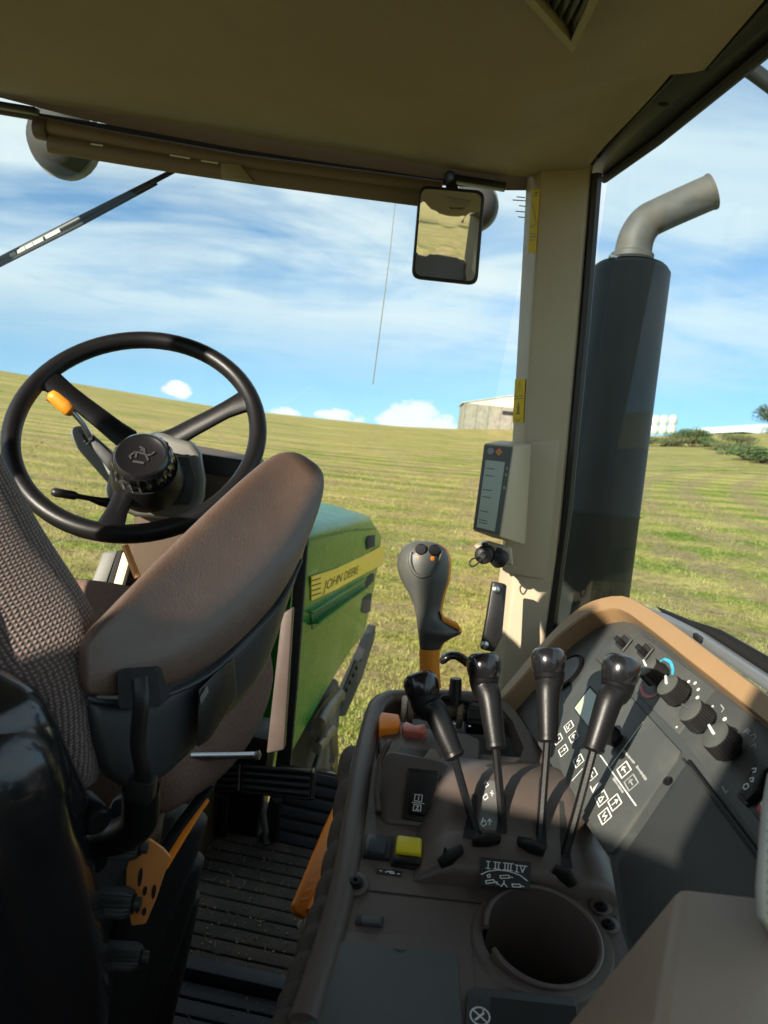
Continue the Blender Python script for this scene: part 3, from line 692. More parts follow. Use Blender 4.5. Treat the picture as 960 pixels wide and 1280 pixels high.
for px, py in ((829, 131), (745, 196)):
    c_ = onZ(px, py, 1.553); part('screw', MB().lathe(c_+Z_*0.004, -Z_, [(0.0075, 0), (0.0075, 0.005), (0.004, 0.007), (0.001, 0.007)], 12), 'black_satin', win)
# dotted black border along the foot of the pane
bp = through(pane_pt(0.9, 0.9), pane_pt(0.5, 0.9), pane_pt(0.7, 0.75))
part('frit_border', MB().prism([bp.at(820, 758, .004), bp.at(862, 775, .004), bp.at(900, 787, .004), bp.at(965, 824, .004), bp.at(1010, 850, .004), bp.at(1010, 900, .004), bp.at(960, 860, .004), bp.at(850, 790, .004)], bp.n, 0.002), 'black', win, smooth=0)
fd = MB()
for k in range(34):
    for r_ in range(2):
        q = bp.at(858+k*3.1+r_*1.5, 770.5+k*1.62-r_*2.4+(k > 12)*0.0, .0045); fd.lathe(q, bp.n, [(0.0009-0.0003*r_, 0), (0.0009-0.0003*r_, 0.0003)], 6)
part('frit_dots', fd, 'black', win, smooth=0).__setitem__('kind', 'stuff')
part('sill', MB().prism([bp.at(770, 745, .018), bp.at(828, 769, .018), bp.at(870, 790, .018), bp.at(965, 853, .018), bp.at(1010, 885, .018), bp.at(1010, 905, .018), bp.at(965, 870, .018), bp.at(868, 802, .018), bp.at(820, 776, .018)], bp.n, 0.012), 'sill', win, bevel=0.003)
part('sill_clip', MB().box(bp.at(872, 797, .022), (0.016, 0.008, 0.006), (bp.n.cross(Z_).normalized(), bp.n.cross(bp.n.cross(Z_)).normalized(), bp.n)), 'black', win, bevel=0.002)

# ---- rest of the shell: floor, walls, posts (they shade the inside)
solo('cab_floor', MB().box((-0.48, 0.56, -0.02), (1.5, 1.98, 0.04)), 'rubber', 'dark rubber covered cab floor', 'floor', kind='structure')
solo('cab_rear_wall', MB().box((-0.40, -0.50, 0.66), (1.5, 0.05, 1.32)), 'brown', 'brown unseen rear wall of the cab, raised to shade the console', 'wall', kind='structure', bevel=0.01)  # wall height raised to keep the sun off the console deck
solo('cab_side_wall', MB().prism([(0.345, 1.45, 0.68), (0.62, -0.45, 0.68), (0.62, -0.45, 0.0), (0.33, 1.45, 0.0)], V((1, 0.14, 0)), 0.03), 'brown', 'brown right side wall below the window', 'wall', kind='structure', bevel=0.006)
solo('cab_door_wall', MB().box((-1.26, 0.55, 0.15), (0.05, 1.9, 0.30)), 'brown', 'brown left door sill of the cab', 'wall', kind='structure', bevel=0.01)
solo('cab_front_wall', MB().box((-0.88, 1.585, 0.06), (0.74, 0.03, 0.12)), 'brown', 'brown front wall below the windshield', 'wall', kind='structure', bevel=0.006)
solo('cab_post', MB().box((-0.47, -0.50, 1.50), (0.24, 0.05, 0.36)), 'beige_dark', 'unseen block added behind the seat to shade the side panel', 'housing', kind='structure', bevel=0.01)  # added unseen block that casts shade on the right end of the panel
solo('cab_post', MB().box((-1.025, -0.50, 0.82), (0.15, 0.06, 1.6)), 'beige_dark', 'unseen left rear corner post broadened to shade the armrest', 'post', kind='structure', bevel=0.01)  # post widened so that its shade covers the rear of the armrest
for nm, p0, p1, w in (('rear_post_right', (0.42, -0.45, 0.0), (0.36, -0.45, 1.65), 0.09), ('front_post_left', (-1.16, 1.50, 0.0), (-1.12, 1.50, 1.60), 0.09), ('door_post_left', (-1.25, 0.30, 0.0), (-1.22, 0.30, 1.65), 0.06)):
    solo('cab_post', MB().tube([p0, p1], w*0.6, 4), 'beige_dark', {'rear_post_right': 'right rear post of the cab', 'front_post_left': 'left front post of the cab', 'door_post_left': 'left door post beside the seat'}[nm], 'post', kind='structure')

# ================================================================== things at the windshield
# roller sunblind
bl_ = thing('sunblind', 'brown roller sunblind along the top of the windshield', 'sunblind', onY(290, 200, 1.49))
def strip(pairs, n, th, yv):
    return MB().prism([onY(*p, yv) for p in pairs], n, th)
a, b = onY(48, 158, 1.49), onY(552, 243, 1.49)
part('cassette', MB().tube([onY(48, 157, 1.49), onY(150, 177, 1.49), onY(300, 204, 1.49), onY(552, 238, 1.49)], 0.017, 14), 'brown_box', bl_)
part('bar', MB().tube([onY(62, 180, 1.484), onY(180, 199, 1.484), onY(330, 221, 1.484), onY(552, 250, 1.484)], [(0.017, 0.012)]*4, 10, up=V((0, 1, 0))), 'brown_box', bl_)
part('end_cap', MB().tube([onY(46, 160, 1.49), onY(63, 163, 1.49)], [0.021, 0.021], 14), 'brown', bl_, bevel=0.002)
part('pull_tab', MB().prism([onY(276, 203, 1.468), onY(300, 205, 1.468), onY(316, 226, 1.468), onY(276, 222, 1.468)], -Y_, 0.012), 'beige_dark', bl_, bevel=0.002)
for x0, y0, x1, y1 in ((114, 180, 128, 182), (213, 194, 237, 198), (252, 201, 272, 204)): part('painted_light_slit', MB().ribbon([onY(x0, y0, 1.468), onY(x1, y1, 1.468)], -Y_, 0.003), 'white_print', bl_, smooth=0)  # white strips painted for the light showing past the blind
part('bracket', MB().box(onY(20, 135, 1.50), (0.09, 0.02, 0.012), (X_, Y_, Z_)), 'black', bl_, bevel=0.002)
part('bracket', MB().box(onY(600, 229, 1.50), (0.10, 0.03, 0.012), (X_, Y_, Z_)), 'black', bl_, bevel=0.002)

# cab mirror
mc = D(561, 294, 1.33); mir = thing('cab_mirror', 'small rounded rectangular rear view mirror under the headliner', 'mirror', mc)
nb = V((0.02, -0.985, 0.0)); 
want = V((0.12, -1.0, 0.030)).normalized()          # what the mirror should look back at
view = (mc-C).normalized(); nm_ = (want - view).normalized()
ux = D(604, 240, 1.33)-D(526, 233, 1.33); ux = (ux - nm_*ux.dot(nm_)).normalized(); uy = nm_.cross(ux)
mpl = Plane(nm_, mc)
def rrect(cs, r_, n=6):
    out = []
    k = len(cs)
    for i in range(k):
        p = cs[i]; a_ = cs[i-1]; b_2 = cs[(i+1) % k]; da = (a_-p).normalized(); db = (b_2-p).normalized()
        p0 = p+da*r_; p1 = p+db*r_
        for j in range(n+1):
            t_ = j/n; out.append((p0*(1-t_)**2 + p*2*t_*(1-t_) + p1*t_*t_))
    return out
oc = [mpl.at(524, 231), mpl.at(607, 238), mpl.at(597, 357), mpl.at(514, 348)]
ic = [mpl.at(527, 235.5, .002), mpl.at(602, 242, .002), mpl.at(593, 352, .002), mpl.at(518, 344, .002)]
part('housing', MB().prism(rrect(oc, 0.018), nm_, 0.022), 'black', mir, bevel=0.004)
gc_ = sum(ic, V((0, 0, 0)))*0.25; lo_ = rrect(ic, 0.014)
mb = MB().loft([[lerp(gc_, p, s_) + nm_*(0.0012 - ((p-gc_)*s_).length_squared/(2*4.0)) for p in lo_] for s_ in (1.0, .92, .82, .7, .58, .46, .34, .22, .1, .002)], cap=False)
part('glass', mb, 'mirror', mir, smooth=180)
part('arm', MB().tube([D(565, 236, 1.35), D(563, 226, 1.40), D(562, 219, 1.43)], [0.012, 0.009, 0.011], 10), 'black', mir)
part('base', MB().box(D(562, 221, 1.44), (0.07, 0.03, 0.022)), 'black_satin', mir, bevel=0.004)

# round work lamps hung under the roof edge, outside the glass
def lamp(px, py, d, r_px, lab, axis, sq=1.0):
    r_ = r_px/F*d; c = D(px, py, d); o = thing('work_lamp', lab, 'lamp', c, 'work lamps under the roof edge')
    ax = V(axis).normalized()
    prof = [(0.01, -0.62*r_), (0.45*r_, -0.58*r_), (0.78*r_, -0.38*r_), (0.96*r_, -0.08*r_), (1.0*r_, 0.12*r_), (1.0*r_, 0.34*r_)]
    part('shell', MB().lathe(c, ax, prof, 28), 'rubber', o, smooth=60)
    part('rim', MB().lathe(c+ax*0.34*r_, ax, [(0.97*r_, -0.02), (1.06*r_, -0.015), (1.06*r_, 0.012), (0.93*r_, 0.014)], 28), 'pod_grey', o)
    part('lens', MB().lathe(c+ax*0.34*r_, ax, [(0.93*r_, 0.008), (0.7*r_, 0.02), (0.3*r_, 0.028), (0.01, 0.03)], 24), 'lens', o)
    part('bracket', MB().tube([c+V((0, 0, 0.7*r_)), c+V((0, -0.02, 1.5*r_))], 0.014, 8), 'black', o)
lamp(74, 172, 1.95, 44, 'round dark work lamp beside the left end of the sunblind', (0.1, 1, 0.05))
lamp(592, 256, 1.95, 29, 'round dark work lamp half hidden behind the mirror', (0.1, 1, 0))

# wiper parked across the glass, outside
wp = thing('wiper', 'black wiper arm slanting across the upper left windshield', 'wiper', onY(100, 280, 1.61))
pa, pb = onY(-40, 346, 1.61), onY(222, 211, 1.61)
part('arm', MB().tube([pa, lerp(pa, pb, .5), pb], [(0.0085, 0.004), (0.008, 0.004), (0.0055, 0.0035)], 8, up=Y_), 'black', wp)
part('blade', MB().tube([onY(-40, 352, 1.60), onY(100, 281, 1.60), onY(196, 229, 1.60)], [(0.004, 0.003)]*3, 6, up=Y_), 'rubber', wp)
for i, (x0, x1) in enumerate(((63, 79), (48, 58), (38, 45), (27, 35), (18, 23))):
    f = lambda x: lerp(pa, pb, (x+40)/262)+V((0, -0.0062, -0.004)); part('slot', MB().ribbon([f(x0), f(x1)], -Y_, 0.0075), 'white_print', wp, smooth=0)  # holes in the arm painted white for the bright sky behind
# whip aerial on the hood
solo('whip_aerial', MB().tube([D(466, 480, 3.3), D(474, 420, 3.3), D(487, 320, 3.3), D(496, 235, 3.3)], [0.0032, 0.0028, 0.002, 0.0016], 6), 'pod_grey', 'hair thin grey whip aerial ahead of the windshield', 'aerial')

# ---- exhaust stack outside the right window
ex = thing('exhaust_stack', 'dark cylindrical exhaust muffler with bent grey outlet pipe', 'exhaust', D(722, 900, 1.95))
top = D(788, 336, 1.92); bot = D(716, 910, 1.98); axm = (top-bot).normalized(); r_ = 0.103; h_ = (top-bot).length
part('muffler', MB().lathe(bot, axm, [(0.05, 0), (r_-0.006, 0.0), (r_, 0.012), (r_, h_*0.47), (r_+0.002, h_*0.475), (r_, h_*0.48), (r_, h_-0.012), (r_-0.008, h_), (0.045, h_+0.004)], 48), 'muffler', ex, smooth=50)
part('top_ring', MB().lathe(top, axm, [(0.085, 0.0), (0.088, 0.006), (0.06, 0.012), (0.052, 0.03), (0.05, 0.032)], 40), 'muffler', ex)
pp = spline([D(789, 345, 1.92), D(791, 318, 1.92), D(796, 296, 1.915), D(808, 278, 1.91), D(826, 268, 1.90), D(850, 257, 1.89), D(889, 240, 1.87)], 5)
part('outlet_pipe', MB().tube(pp, [0.049-0.004*min(1, i_/18) for i_ in range(len(pp))], 24, cap=False), 'pipe', ex, smooth=60)
d_ = (pp[-1]-pp[-2]).normalized(); e0 = pp[-1]
part('pipe_lip', MB().lathe(e0-d_*0.004, d_, [(0.045, 0), (0.0468, 0.002), (0.0468, 0.008), (0.042, 0.0085), (0.041, -0.08), (0.001, -0.081)], 24), 'pipe', ex)
part('clamp', MB().lathe(top+axm*0.02, axm, [(0.052, 0), (0.056, 0.003), (0.056, 0.016), (0.052, 0.019)], 32), 'pipe', ex)
part('clamp_bolt', MB().lathe(D(768, 322, 1.86), X_, [(0.006, -0.015), (0.006, 0.015)], 8), 'steel', ex)
# handrail and mirror stay at the right edge
hr_ = thing('mirror_stay', 'dark tubular mirror stay outside the upper right window corner', 'stay', D(950, 95, 1.5))
part('tube', MB().tube([D(925, 78, 1.5), D(945, 92, 1.5), D(985, 122, 1.5), D(1010, 180, 1.5), D(1008, 360, 1.5)], 0.016, 10), 'black', hr_)
part('mirror_head', MB().box(D(1003, 390, 1.5), (0.10, 0.03, 0.16)), 'black', hr_, bevel=0.02, seg=3)

# ---- hood
nn = V((1, -0.047, 0)).normalized(); HP = Plane(nn, (-0.285, 1.81, 0))
hood = thing('tractor_hood', 'green tractor hood with yellow stripe and side vents', 'hood', (-0.47, 2.6, -0.2))
stn = [((368, 700), (352, 975)), ((385, 673), (384, 925)), ((403, 668), (396, 900)), ((420, 664), (412, 872)), ((436, 660), (430, 838)), ((452, 655), (446, 812)), ((466, 654), (462, 785)), ((481, 668), (471, 769))]
rings_ = []; XC = -0.47
for i, (tp, bt) in enumerate(stn):
    T_ = HP.at(*tp); y = T_.y; xb = T_.x
    Bz = T_.z - lerp(0.80, 0.62, i/7)
    half = [(xb+0.0, Bz), (xb+0.012, lerp(Bz, T_.z, .45)), (xb+0.010, lerp(Bz, T_.z, .8)), (xb, T_.z), (xb-0.018, T_.z+0.022), (xb-0.05, T_.z+0.034), (XC+0.05, T_.z+0.052)]
    if i >= 6:
        s_ = (0.0, 0.03)[i-6]; half = [(x-s_*0.6, z-(s_*0.5 if z > T_.z-0.01 else 0)) for x, z in half]
    left = [(2*XC-x, z) for x, z in half[::-1]]
    rings_.append([V((x, y, z)) for x, z in half+left])
yF = rings_[-1][0].y
for dy, sc in ((0.10, 0.93), (0.15, 0.80)):
    c = V((XC, 0, rings_[-1][1].z)); rings_.append([V((XC+(p.x-XC)*sc, yF+dy, c.z+(p.z-c.z)*sc)) for p in rings_[len(stn)-1]])
part('shell', MB().loft(rings_), 'green_paint', hood, smooth=50)
def hq(pix, off=0.014): return [HP.at(x, y, off) for x, y in pix]
st = part('stripe', MB().prism(hq([(389.5, 721), (420, 711), (450, 697), (481, 681), (479, 705), (450, 720), (420, 737), (389.5, 751)]), nn, 0.003), 'hood_yellow', hood, smooth=0)
for k in range(4):
    f = 0.15+0.22*k; part('pinstripe', MB().ribbon([HP.at(390, 722+28*f, .0146), HP.at(401, 718.5+28*f, .0146)], nn, 0.004), 'black_print', st, smooth=0)
o_ = HP.at(404, 739.5, .0148); xd = HP.at(447, 716.5, .0148)-o_; yd = HP.at(404, 727, .0148)-o_; yd = yd - xd.normalized()*yd.dot(xd.normalized())
part('lettering', text_mb('JOHN DEERE', o_, xd, yd, yd.length, xd.length), 'black_print', st, smooth=0, normals=False)
mat('vent_inside', (0.03, 0.14, 0.035), 0.5)
v1 = part('side_vent', MB().prism(hq([(388, 762), (457, 722), (457, 738), (391, 787)], .0135), nn, 0.004), 'vent_inside', hood, smooth=0)
part('louvre', MB().box((HP.at(392, 778, .02)+HP.at(455, 735, .02))*0.5, ((HP.at(455, 735)-HP.at(392, 778)).length, 0.05, 0.004), ((HP.at(455, 735)-HP.at(392, 778)).normalized(), (Z_*0.35+nn*0.9).normalized(), (HP.at(455, 735)-HP.at(392, 778)).normalized().cross((Z_*0.35+nn*0.9).normalized()))), 'green_paint', v1, bevel=0.001)
part('louvre', MB().box((HP.at(390, 764, .018)+HP.at(455, 724, .018))*0.5, ((HP.at(455, 724)-HP.at(390, 764)).length, 0.02, 0.004), ((HP.at(455, 724)-HP.at(390, 764)).normalized(), nn, (HP.at(455, 724)-HP.at(390, 764)).normalized().cross(nn))), 'green_paint', v1, bevel=0.001)
for qd in ([(459, 676), (462, 670), (469, 669), (469, 683), (459, 687)], [(456, 724), (468, 717), (467, 727), (463, 731), (456, 735)], [(454, 748), (465, 742), (463, 764), (458, 767), (453, 764)]):
    part('grille_opening', MB().prism(hq(qd, .0136), nn, 0.01), 'dark_gap', hood, bevel=0.002)
part('crease', MB().ribbon([HP.at(384, 676, .016), HP.at(445, 661.5, .016), HP.at(470, 661, .012)], nn, 0.006), 'vent_inside', hood, smooth=0)
# chassis and engine bits under the hood
ch = thing('engine_underside', 'dark hoses and castings below the green hood side', 'engine', (-0.25, 2.3, -0.9))
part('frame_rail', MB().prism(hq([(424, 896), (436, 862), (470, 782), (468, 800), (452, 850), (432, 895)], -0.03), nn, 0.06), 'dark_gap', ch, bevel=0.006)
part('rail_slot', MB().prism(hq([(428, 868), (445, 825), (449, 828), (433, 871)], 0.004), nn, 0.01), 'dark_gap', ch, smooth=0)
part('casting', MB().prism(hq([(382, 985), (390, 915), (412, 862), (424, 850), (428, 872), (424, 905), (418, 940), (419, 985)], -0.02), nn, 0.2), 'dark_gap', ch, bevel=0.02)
for k, (pts, rr) in enumerate([([(398, 905), (410, 885), (424, 868)], 0.028), ([(396, 935), (408, 920), (416, 915), (418, 960)], 0.022), ([(415, 950), (424, 968), (436, 978)], 0.016), ([(392, 965), (400, 940), (408, 905), (420, 880)], 0.014)]):
    part('hose', MB().tube(spline([HP.at(x, y, 0.02) for x, y in pts], 4), rr, 10), 'black_satin', ch)
part('fitting', MB().lathe(HP.at(412, 975, 0.03), Z_, [(0.03, -0.02), (0.035, 0), (0.035, 0.02), (0.025, 0.03)], 14), 'lens', ch)
part('fitting', MB().lathe(HP.at(409, 985, 0.03), Z_, [(0.03, -0.02), (0.03, 0.01)], 14), 'red_dark', ch)
for k in range(5): part('bolt', MB().lathe(HP.at(432+k*4.3, 862-k*9.2, 0.006), nn, [(0.012, 0), (0.012, 0.01), (0.004, 0.014)], 6), 'black_satin', ch)
part('step_panel', MB().prism([D(392, 990, 2.0), D(425, 982, 2.0), D(432, 1010, 2.0), D(400, 1018, 2.0)], V((0, -.7, .7)), 0.01), 'green_paint', ch, bevel=0.002)

# ================================================================== right hand console
CP = Plane((-0.12, -0.05, 1.0), (0.05, 0.67, 0.68)); cn = CP.n
def zc_(x, y): return 0.68 + 0.12*(x-0.05) + 0.05*(y-0.67)
def cp(px, py, off=0.0): return CP.at(px, py, off)
def cpl(pix, off=0.0): return [cp(x, y, off) for x, y in pix]
con = thing('console', 'dark brown right hand control console with lever quadrant', 'console', (0.10, 0.70, 0.0))
outer_l = [(340, 1345), (363, 1278), (410, 1124), (430, 1014), (438, 956), (456, 890), (462, 877), (470, 869), (480, 865), (492, 863), (560, 865), (622, 869)]
right_b = [(641, 884), (686, 951), (718, 1010), (761, 1072), (770, 1118)]
well = [(470, 950), (470, 895), (474, 884), (483, 878), (500, 874), (622, 880), (640, 900), (655, 935), (648, 955), (560, 958)]
seam_f = [(770, 1118), (620, 1127), (440, 1106), (412, 1118)]
# front deck with an open well at its far end
def holed(outer, holes, n, th):
    loops = [[V(p) for p in outer]] + [[V(p) for p in h] for h in holes]
    tris = geometry.tessellate_polygon(loops); allp = [p for l in loops for p in l]; mb = MB()
    low = [p - n*th for p in allp]; k = len(allp)
    mb.add(allp+low, [tuple(t_) for t_ in tris] + [tuple(i+k for i in t_[::-1]) for t_ in tris])
    o = 0
    for lp in loops:
        m_ = len(lp); mb.f += [(o+i, o+(i+1) % m_, k+o+(i+1) % m_, k+o+i) for i in range(m_)]; o += m_
    return mb
cup_c = V((0.169, 0.545, zc_(0.169, 0.545))); cr = 0.0505
cup_hole = [V((cup_c.x+(cr-0.001)*cos(a), cup_c.y+(cr-0.001)*sin(a), 0)) for a in [2*pi*k/32 for k in range(32)]]
for p in cup_hole: p.z = zc_(p.x, p.y)
deck = holed(cpl(outer_l + right_b + [(790, 1190), (830, 1290), (840, 1400), (340, 1400)]), [cpl(well), cup_hole], cn, 0.03)
part('deck', deck, 'brown', con, smooth=30)
part('deck_seam', MB().ribbon(cpl([(420, 1106), (440, 1111), (530, 1121), (612, 1131)], 0.0005), cn, 0.0018), 'dark_gap', con, smooth=0)
part('deck_seam', MB().ribbon(cpl([(738, 1142), (770, 1146)], 0.0005), cn, 0.0014), 'dark_gap', con, smooth=0)
# rounded rim that runs round the left and far edge
rim = spline([cp(x, y, 0.0) for x, y in [(380, 1278), (426, 1122), (444, 1014), (453, 956), (467, 896), (472, 883), (483, 874), (497, 871), (560, 871), (622, 875)]], 4)
part('rim', MB().tube(rim, [(0.0125, 0.009)]*len(rim), 12, up=cn), 'brown_smooth', con, smooth=60)
body_pts = [V((-0.035, 0.30, 0)), V((0.30, 0.30, 0)), V((0.30, 0.62, 0)), V((0.20, 0.98, 0)), V((0.02, 0.985, 0)), V((-0.012, 0.93, 0)), V((-0.018, 0.6, 0))]
low = [p.copy() for p in body_pts]; hi_ = [V((p.x, p.y, zc_(p.x, p.y)-0.13)) for p in body_pts]
part('body', MB().loft([low, hi_]), 'brown', con, smooth=30)
part('well_floor', MB().prism([p - cn*0.045 for p in cpl([(455, 975), (455, 880), (490, 862), (640, 870), (690, 960)])], cn, 0.004), 'panel_dark', con, smooth=0)
# ribbed rubber bellows down the left side
bpth = [cp(437, 946, -0.022), cp(431, 1010, -0.026), cp(421, 1070, -0.028), cp(409, 1125, -0.03), cp(392, 1180, -0.03), cp(374, 1236, -0.03), cp(356, 1290, -0.03), cp(340, 1340, -0.03)]
bpth = [p + V((0.004, 0, 0)) for p in bpth]; bs = spline(bpth, 12); rad = []
for i in range(len(bs)):
    ph = (i/12*1.55) % 1.0; rad.append(0.0130 + 0.0045*sin(pi*ph)**0.6)
part('bellows', MB().tube(bs, [(r*1.0, r*1.35) for r in rad], 16, up=cn), 'bellows', con, smooth=70)
bs2 = [p - Z_*0.05 + X_*0.022 for p in bs]
part('bellows', MB().tube(bs2, [(r*1.0, r*2.8) for r in rad], 16, up=cn), 'bellows', con, smooth=70)

# --- controls in the well
part('amber_lever', MB().prism(cpl([(474, 894), (477, 889), (499, 892), (501, 903), (498, 908), (474, 911)], 0.018), cn, 0.03), 'orange', con, bevel=0.003, label='bright orange rocker in the console well')
sb = part('switch_bank', MB().prism(cpl([(473, 922), (480, 905), (492, 903), (585, 916), (602, 923), (600, 952), (520, 952), (476, 948)], 0.008), cn, 0.035), 'brown_smooth', con, bevel=0.006, seg=3)
part('rocker', MB().prism(cpl([(502, 905), (508, 901), (518, 906), (531, 904), (534, 912), (530, 916), (505, 913)], 0.017), cn, 0.012), 'red_switch', sb, bevel=0.002, label='faded red rocker')
part('slot', MB().prism(cpl([(500, 934), (535, 938), (532, 946), (498, 944)], 0.0085), cn, 0.004), 'black', sb, smooth=0)
part('tab', MB().prism(cpl([(530, 945), (538, 934), (547, 937), (551, 950), (545, 956), (530, 952)], 0.012), cn, 0.01), 'brown_box', sb, bevel=0.002)
for x, y, rr, mm in ((594, 898, 0.021, 'black_satin'), (574, 893, 0.019, 'brown_box'), (603, 896, 0.0195, 'brown_box'), (505, 885, 0.019, 'cream'), (513, 888, 0.018, 'brown_box')):
    c_ = cp(x, y, -0.012); ax = V((1, 0.05, 0.1)).normalized()
    w_ = {'black_satin': 0.026, 'brown_box': 0.008, 'cream': 0.008}[mm]
    part('thumb_wheel', MB().lathe(c_-ax*w_*0.5, ax, [(rr*0.9, 0), (rr, 0.002, 1), (rr, w_-0.002, 1), (rr*0.9, w_)], 40, 1, 0.0008), mm, con, smooth=30)
for x, y in ((568, 905), (587, 908)): part('wheel_dot', MB().lathe(cp(x, y, 0.0085), cn, [(0.0018, 0), (0.0018, 0.0008)], 10), 'white_print', con)
part('hand_lever', MB().tube([cp(545, 878, 0.006), cp(556, 872, 0.012), cp(572, 874, 0.012), cp(590, 878, 0.008)], [0.004, 0.0045, 0.0045, 0.003], 10), 'black_satin', con)
part('front_ledge', MB().prism(cpl([(500, 873), (622, 878), (640, 898), (600, 893), (520, 884)], -0.006), cn, 0.01), 'brown_box', con, bevel=0.002)

# --- guard with the 1/2 selector
g0 = cpl([(474, 1021), (482, 1031), (545, 1036), (556, 1028), (562, 955), (548, 950), (486, 941), (479, 947)], 0.0)
gt = [cp(473, 1012, .004), cp(484, 1022, .004), cp(544, 1030, .006), cp(554, 1020, .006), cp(560, 957, .030), cp(549, 951, .032), cp(489, 939, .034), cp(480, 944, .032)]
gd = part('selector_guard', MB().loft([g0, gt]), 'brown', con, bevel=0.004, seg=3)
gp = through(gt[1], gt[3], gt[6])
fin = spline([gp.at(473, 1016, 0.0), gp.at(471, 985, 0.008), gp.at(474, 955, 0.014), gp.at(481, 937, 0.018), gp.at(486, 932, 0.012)], 5)
part('fin', MB().tube(fin, [(0.0035, 0.011)]*(len(fin)-3)+[(0.003, 0.009), (0.0025, 0.006), (0.0015, 0.003)], 10, up=gp.n), 'brown_smooth', gd, smooth=70)
part('recess', MB().prism([gp.at(x, y, 0.0042) for x, y in [(510, 961), (547, 965), (541, 1026), (535, 1029), (503, 1022)]], gp.n, 0.006), 'black', gd, bevel=0.001)
part('recess_edge', MB().tube([gp.at(x, y, 0.004) for x, y in [(510, 960), (548, 964), (542, 1028), (535, 1031)]], 0.0012, 6), 'brown_smooth', gd)
rk = part('rocker', MB().prism([gp.at(x, y, 0.009) for x, y in [(515, 990), (535, 992), (531, 1018), (510, 1014)]], gp.n, 0.006), 'black_satin', gd, bevel=0.0015)
mk = MB()
def pxr(pl, lines, off, w, mk):
    for ln in lines: mk.ribbon([pl.at(x, y, off) for x, y in ln], pl.n, w)
    return mk
part('symbol', pxr(gp, [[(519, 993), (528, 994), (527, 1002), (518, 1001), (519, 993)], [(523.5, 995), (523, 1000)], [(515, 1003), (530, 1004.5)], [(517.5, 1005.5), (526.5, 1006.5), (525.5, 1014), (516.5, 1013), (517.5, 1005.5)], [(520, 1007.5), (523.5, 1008), (520, 1011.5), (523.5, 1012)]], 0.0096, 0.0009, MB()), 'white_print', rk, smooth=0, normals=False)

# --- push switches beside it
sw = part('rocker_switch', MB().prism(cpl([(459, 1041), (491, 1044), (487, 1073), (453, 1069)], 0.004), cn, 0.01), 'black', con, bevel=0.0015)
part('button', MB().prism(cpl([(463, 1046), (484, 1048), (481, 1066), (459, 1063)], 0.009), cn, 0.008), 'mat_blue', sw, bevel=0.002)
sw = part('rocker_switch', MB().prism(cpl([(495, 1045), (531, 1048), (527, 1085), (488, 1079)], 0.004), cn, 0.01), 'black', con, bevel=0.0015)
part('button', MB().prism(cpl([(496, 1042), (528, 1046), (527, 1066), (494, 1062)], 0.011), cn, 0.011), 'yellow', sw, bevel=0.003, seg=3, label='yellow half of the rocker switch')
part('button', MB().prism(cpl([(493, 1066), (526, 1070), (525, 1080), (491, 1076)], 0.007), cn, 0.008), 'black_satin', sw, bevel=0.002)
lb = part('icon_label', MB().prism(cpl([(471, 1085), (503, 1089), (502, 1095.5), (470, 1091)], 0.0008), cn, 0.0006), 'black', con, smooth=0)
part('symbol', pxr(CP, [[(475, 1088.2), (477, 1088.6)], [(482, 1090), (486, 1089), (488, 1091)], [(488, 1089), (492, 1090), (492, 1092), (488, 1091.5), (488, 1089)], [(497, 1092), (499.5, 1092.4)]], 0.0014, 0.0012, MB()), 'white_print', lb, smooth=0, normals=False)

# --- lever quadrant: a drum across the console with a sloped label apron
prof = [(0.83, -0.005), (0.805, 0.003), (0.785, 0.016), (0.765, 0.027), (0.745, 0.0345), (0.72, 0.040), (0.70, 0.0395), (0.68, 0.036), (0.66, 0.030), (0.646, 0.024), (0.640, 0.026), (0.62, 0.025), (0.606, 0.0225), (0.6005, 0.0205), (0.5985, 0.012), (0.598, -0.004)]
def quad_h(y):
    for (a, ha), (b, hb) in zip(prof[:-1], prof[1:]):
        if b <= y <= a: return ha + (hb-ha)*(y-a)/(b-a)
    return 0.0
xsq = [(0.056, 0.0), (0.066, 0.35), (0.078, 0.75), (0.092, 1.0), (0.12, 1.0), (0.16, 1.0), (0.20, 1.0), (0.225, 0.93), (0.238, 0.7), (0.246, 0.3), (0.25, -0.1)]
mb = MB().loft([[V((x, y, zc_(x, y) + (h_*s if h_ > 0 else h_))) for y, h_ in prof] for x, s in xsq], closed=False)
qd = part('quadrant', mb, 'brown_smooth', con, smooth=60)
def q_at(px, py, off=0.0):
    """point on the quadrant drum under a photo pixel"""
    r_ = ray(px, py); t_ = 0.45
    while t_ < 1.2:
        p = C + r_*t_
        if p.z < zc_(p.x, p.y) + max(quad_h(p.y), 0) + off: return p
        t_ += 0.0006
    return p
def q_patch(cols, off):
    """strip laid on the drum: cols = list of (left px, right px, row)"""
    mb = MB(); a = [q_at(l, y, off) for l, r, y in cols]; b = [q_at(r, y+2, off) for l, r, y in cols]
    k = len(cols); mb.add(a+b, [(i, i+1, k+i+1, k+i) for i in range(k-1)]); return mb
mat('strip_grey', (0.15, 0.15, 0.145), 0.45, var=0.06, bump=0.1, bscale=900)
mat('quad_band', (0.115, 0.083, 0.065), 0.42, var=0.08, bump=0.15, bscale=900)
def rowsq(y0, y1, n, l0, l1, w0, w1): return [(lerp(l0, l1, i/n), lerp(l0+w0, l1+w1, i/n), lerp(y0, y1, i/n)) for i in range(n+1)]
gs = part('label_strip', q_patch(rowsq(975, 1036, 10, 606, 597, 17, 26), 0.0006), 'strip_grey', qd, smooth=60)
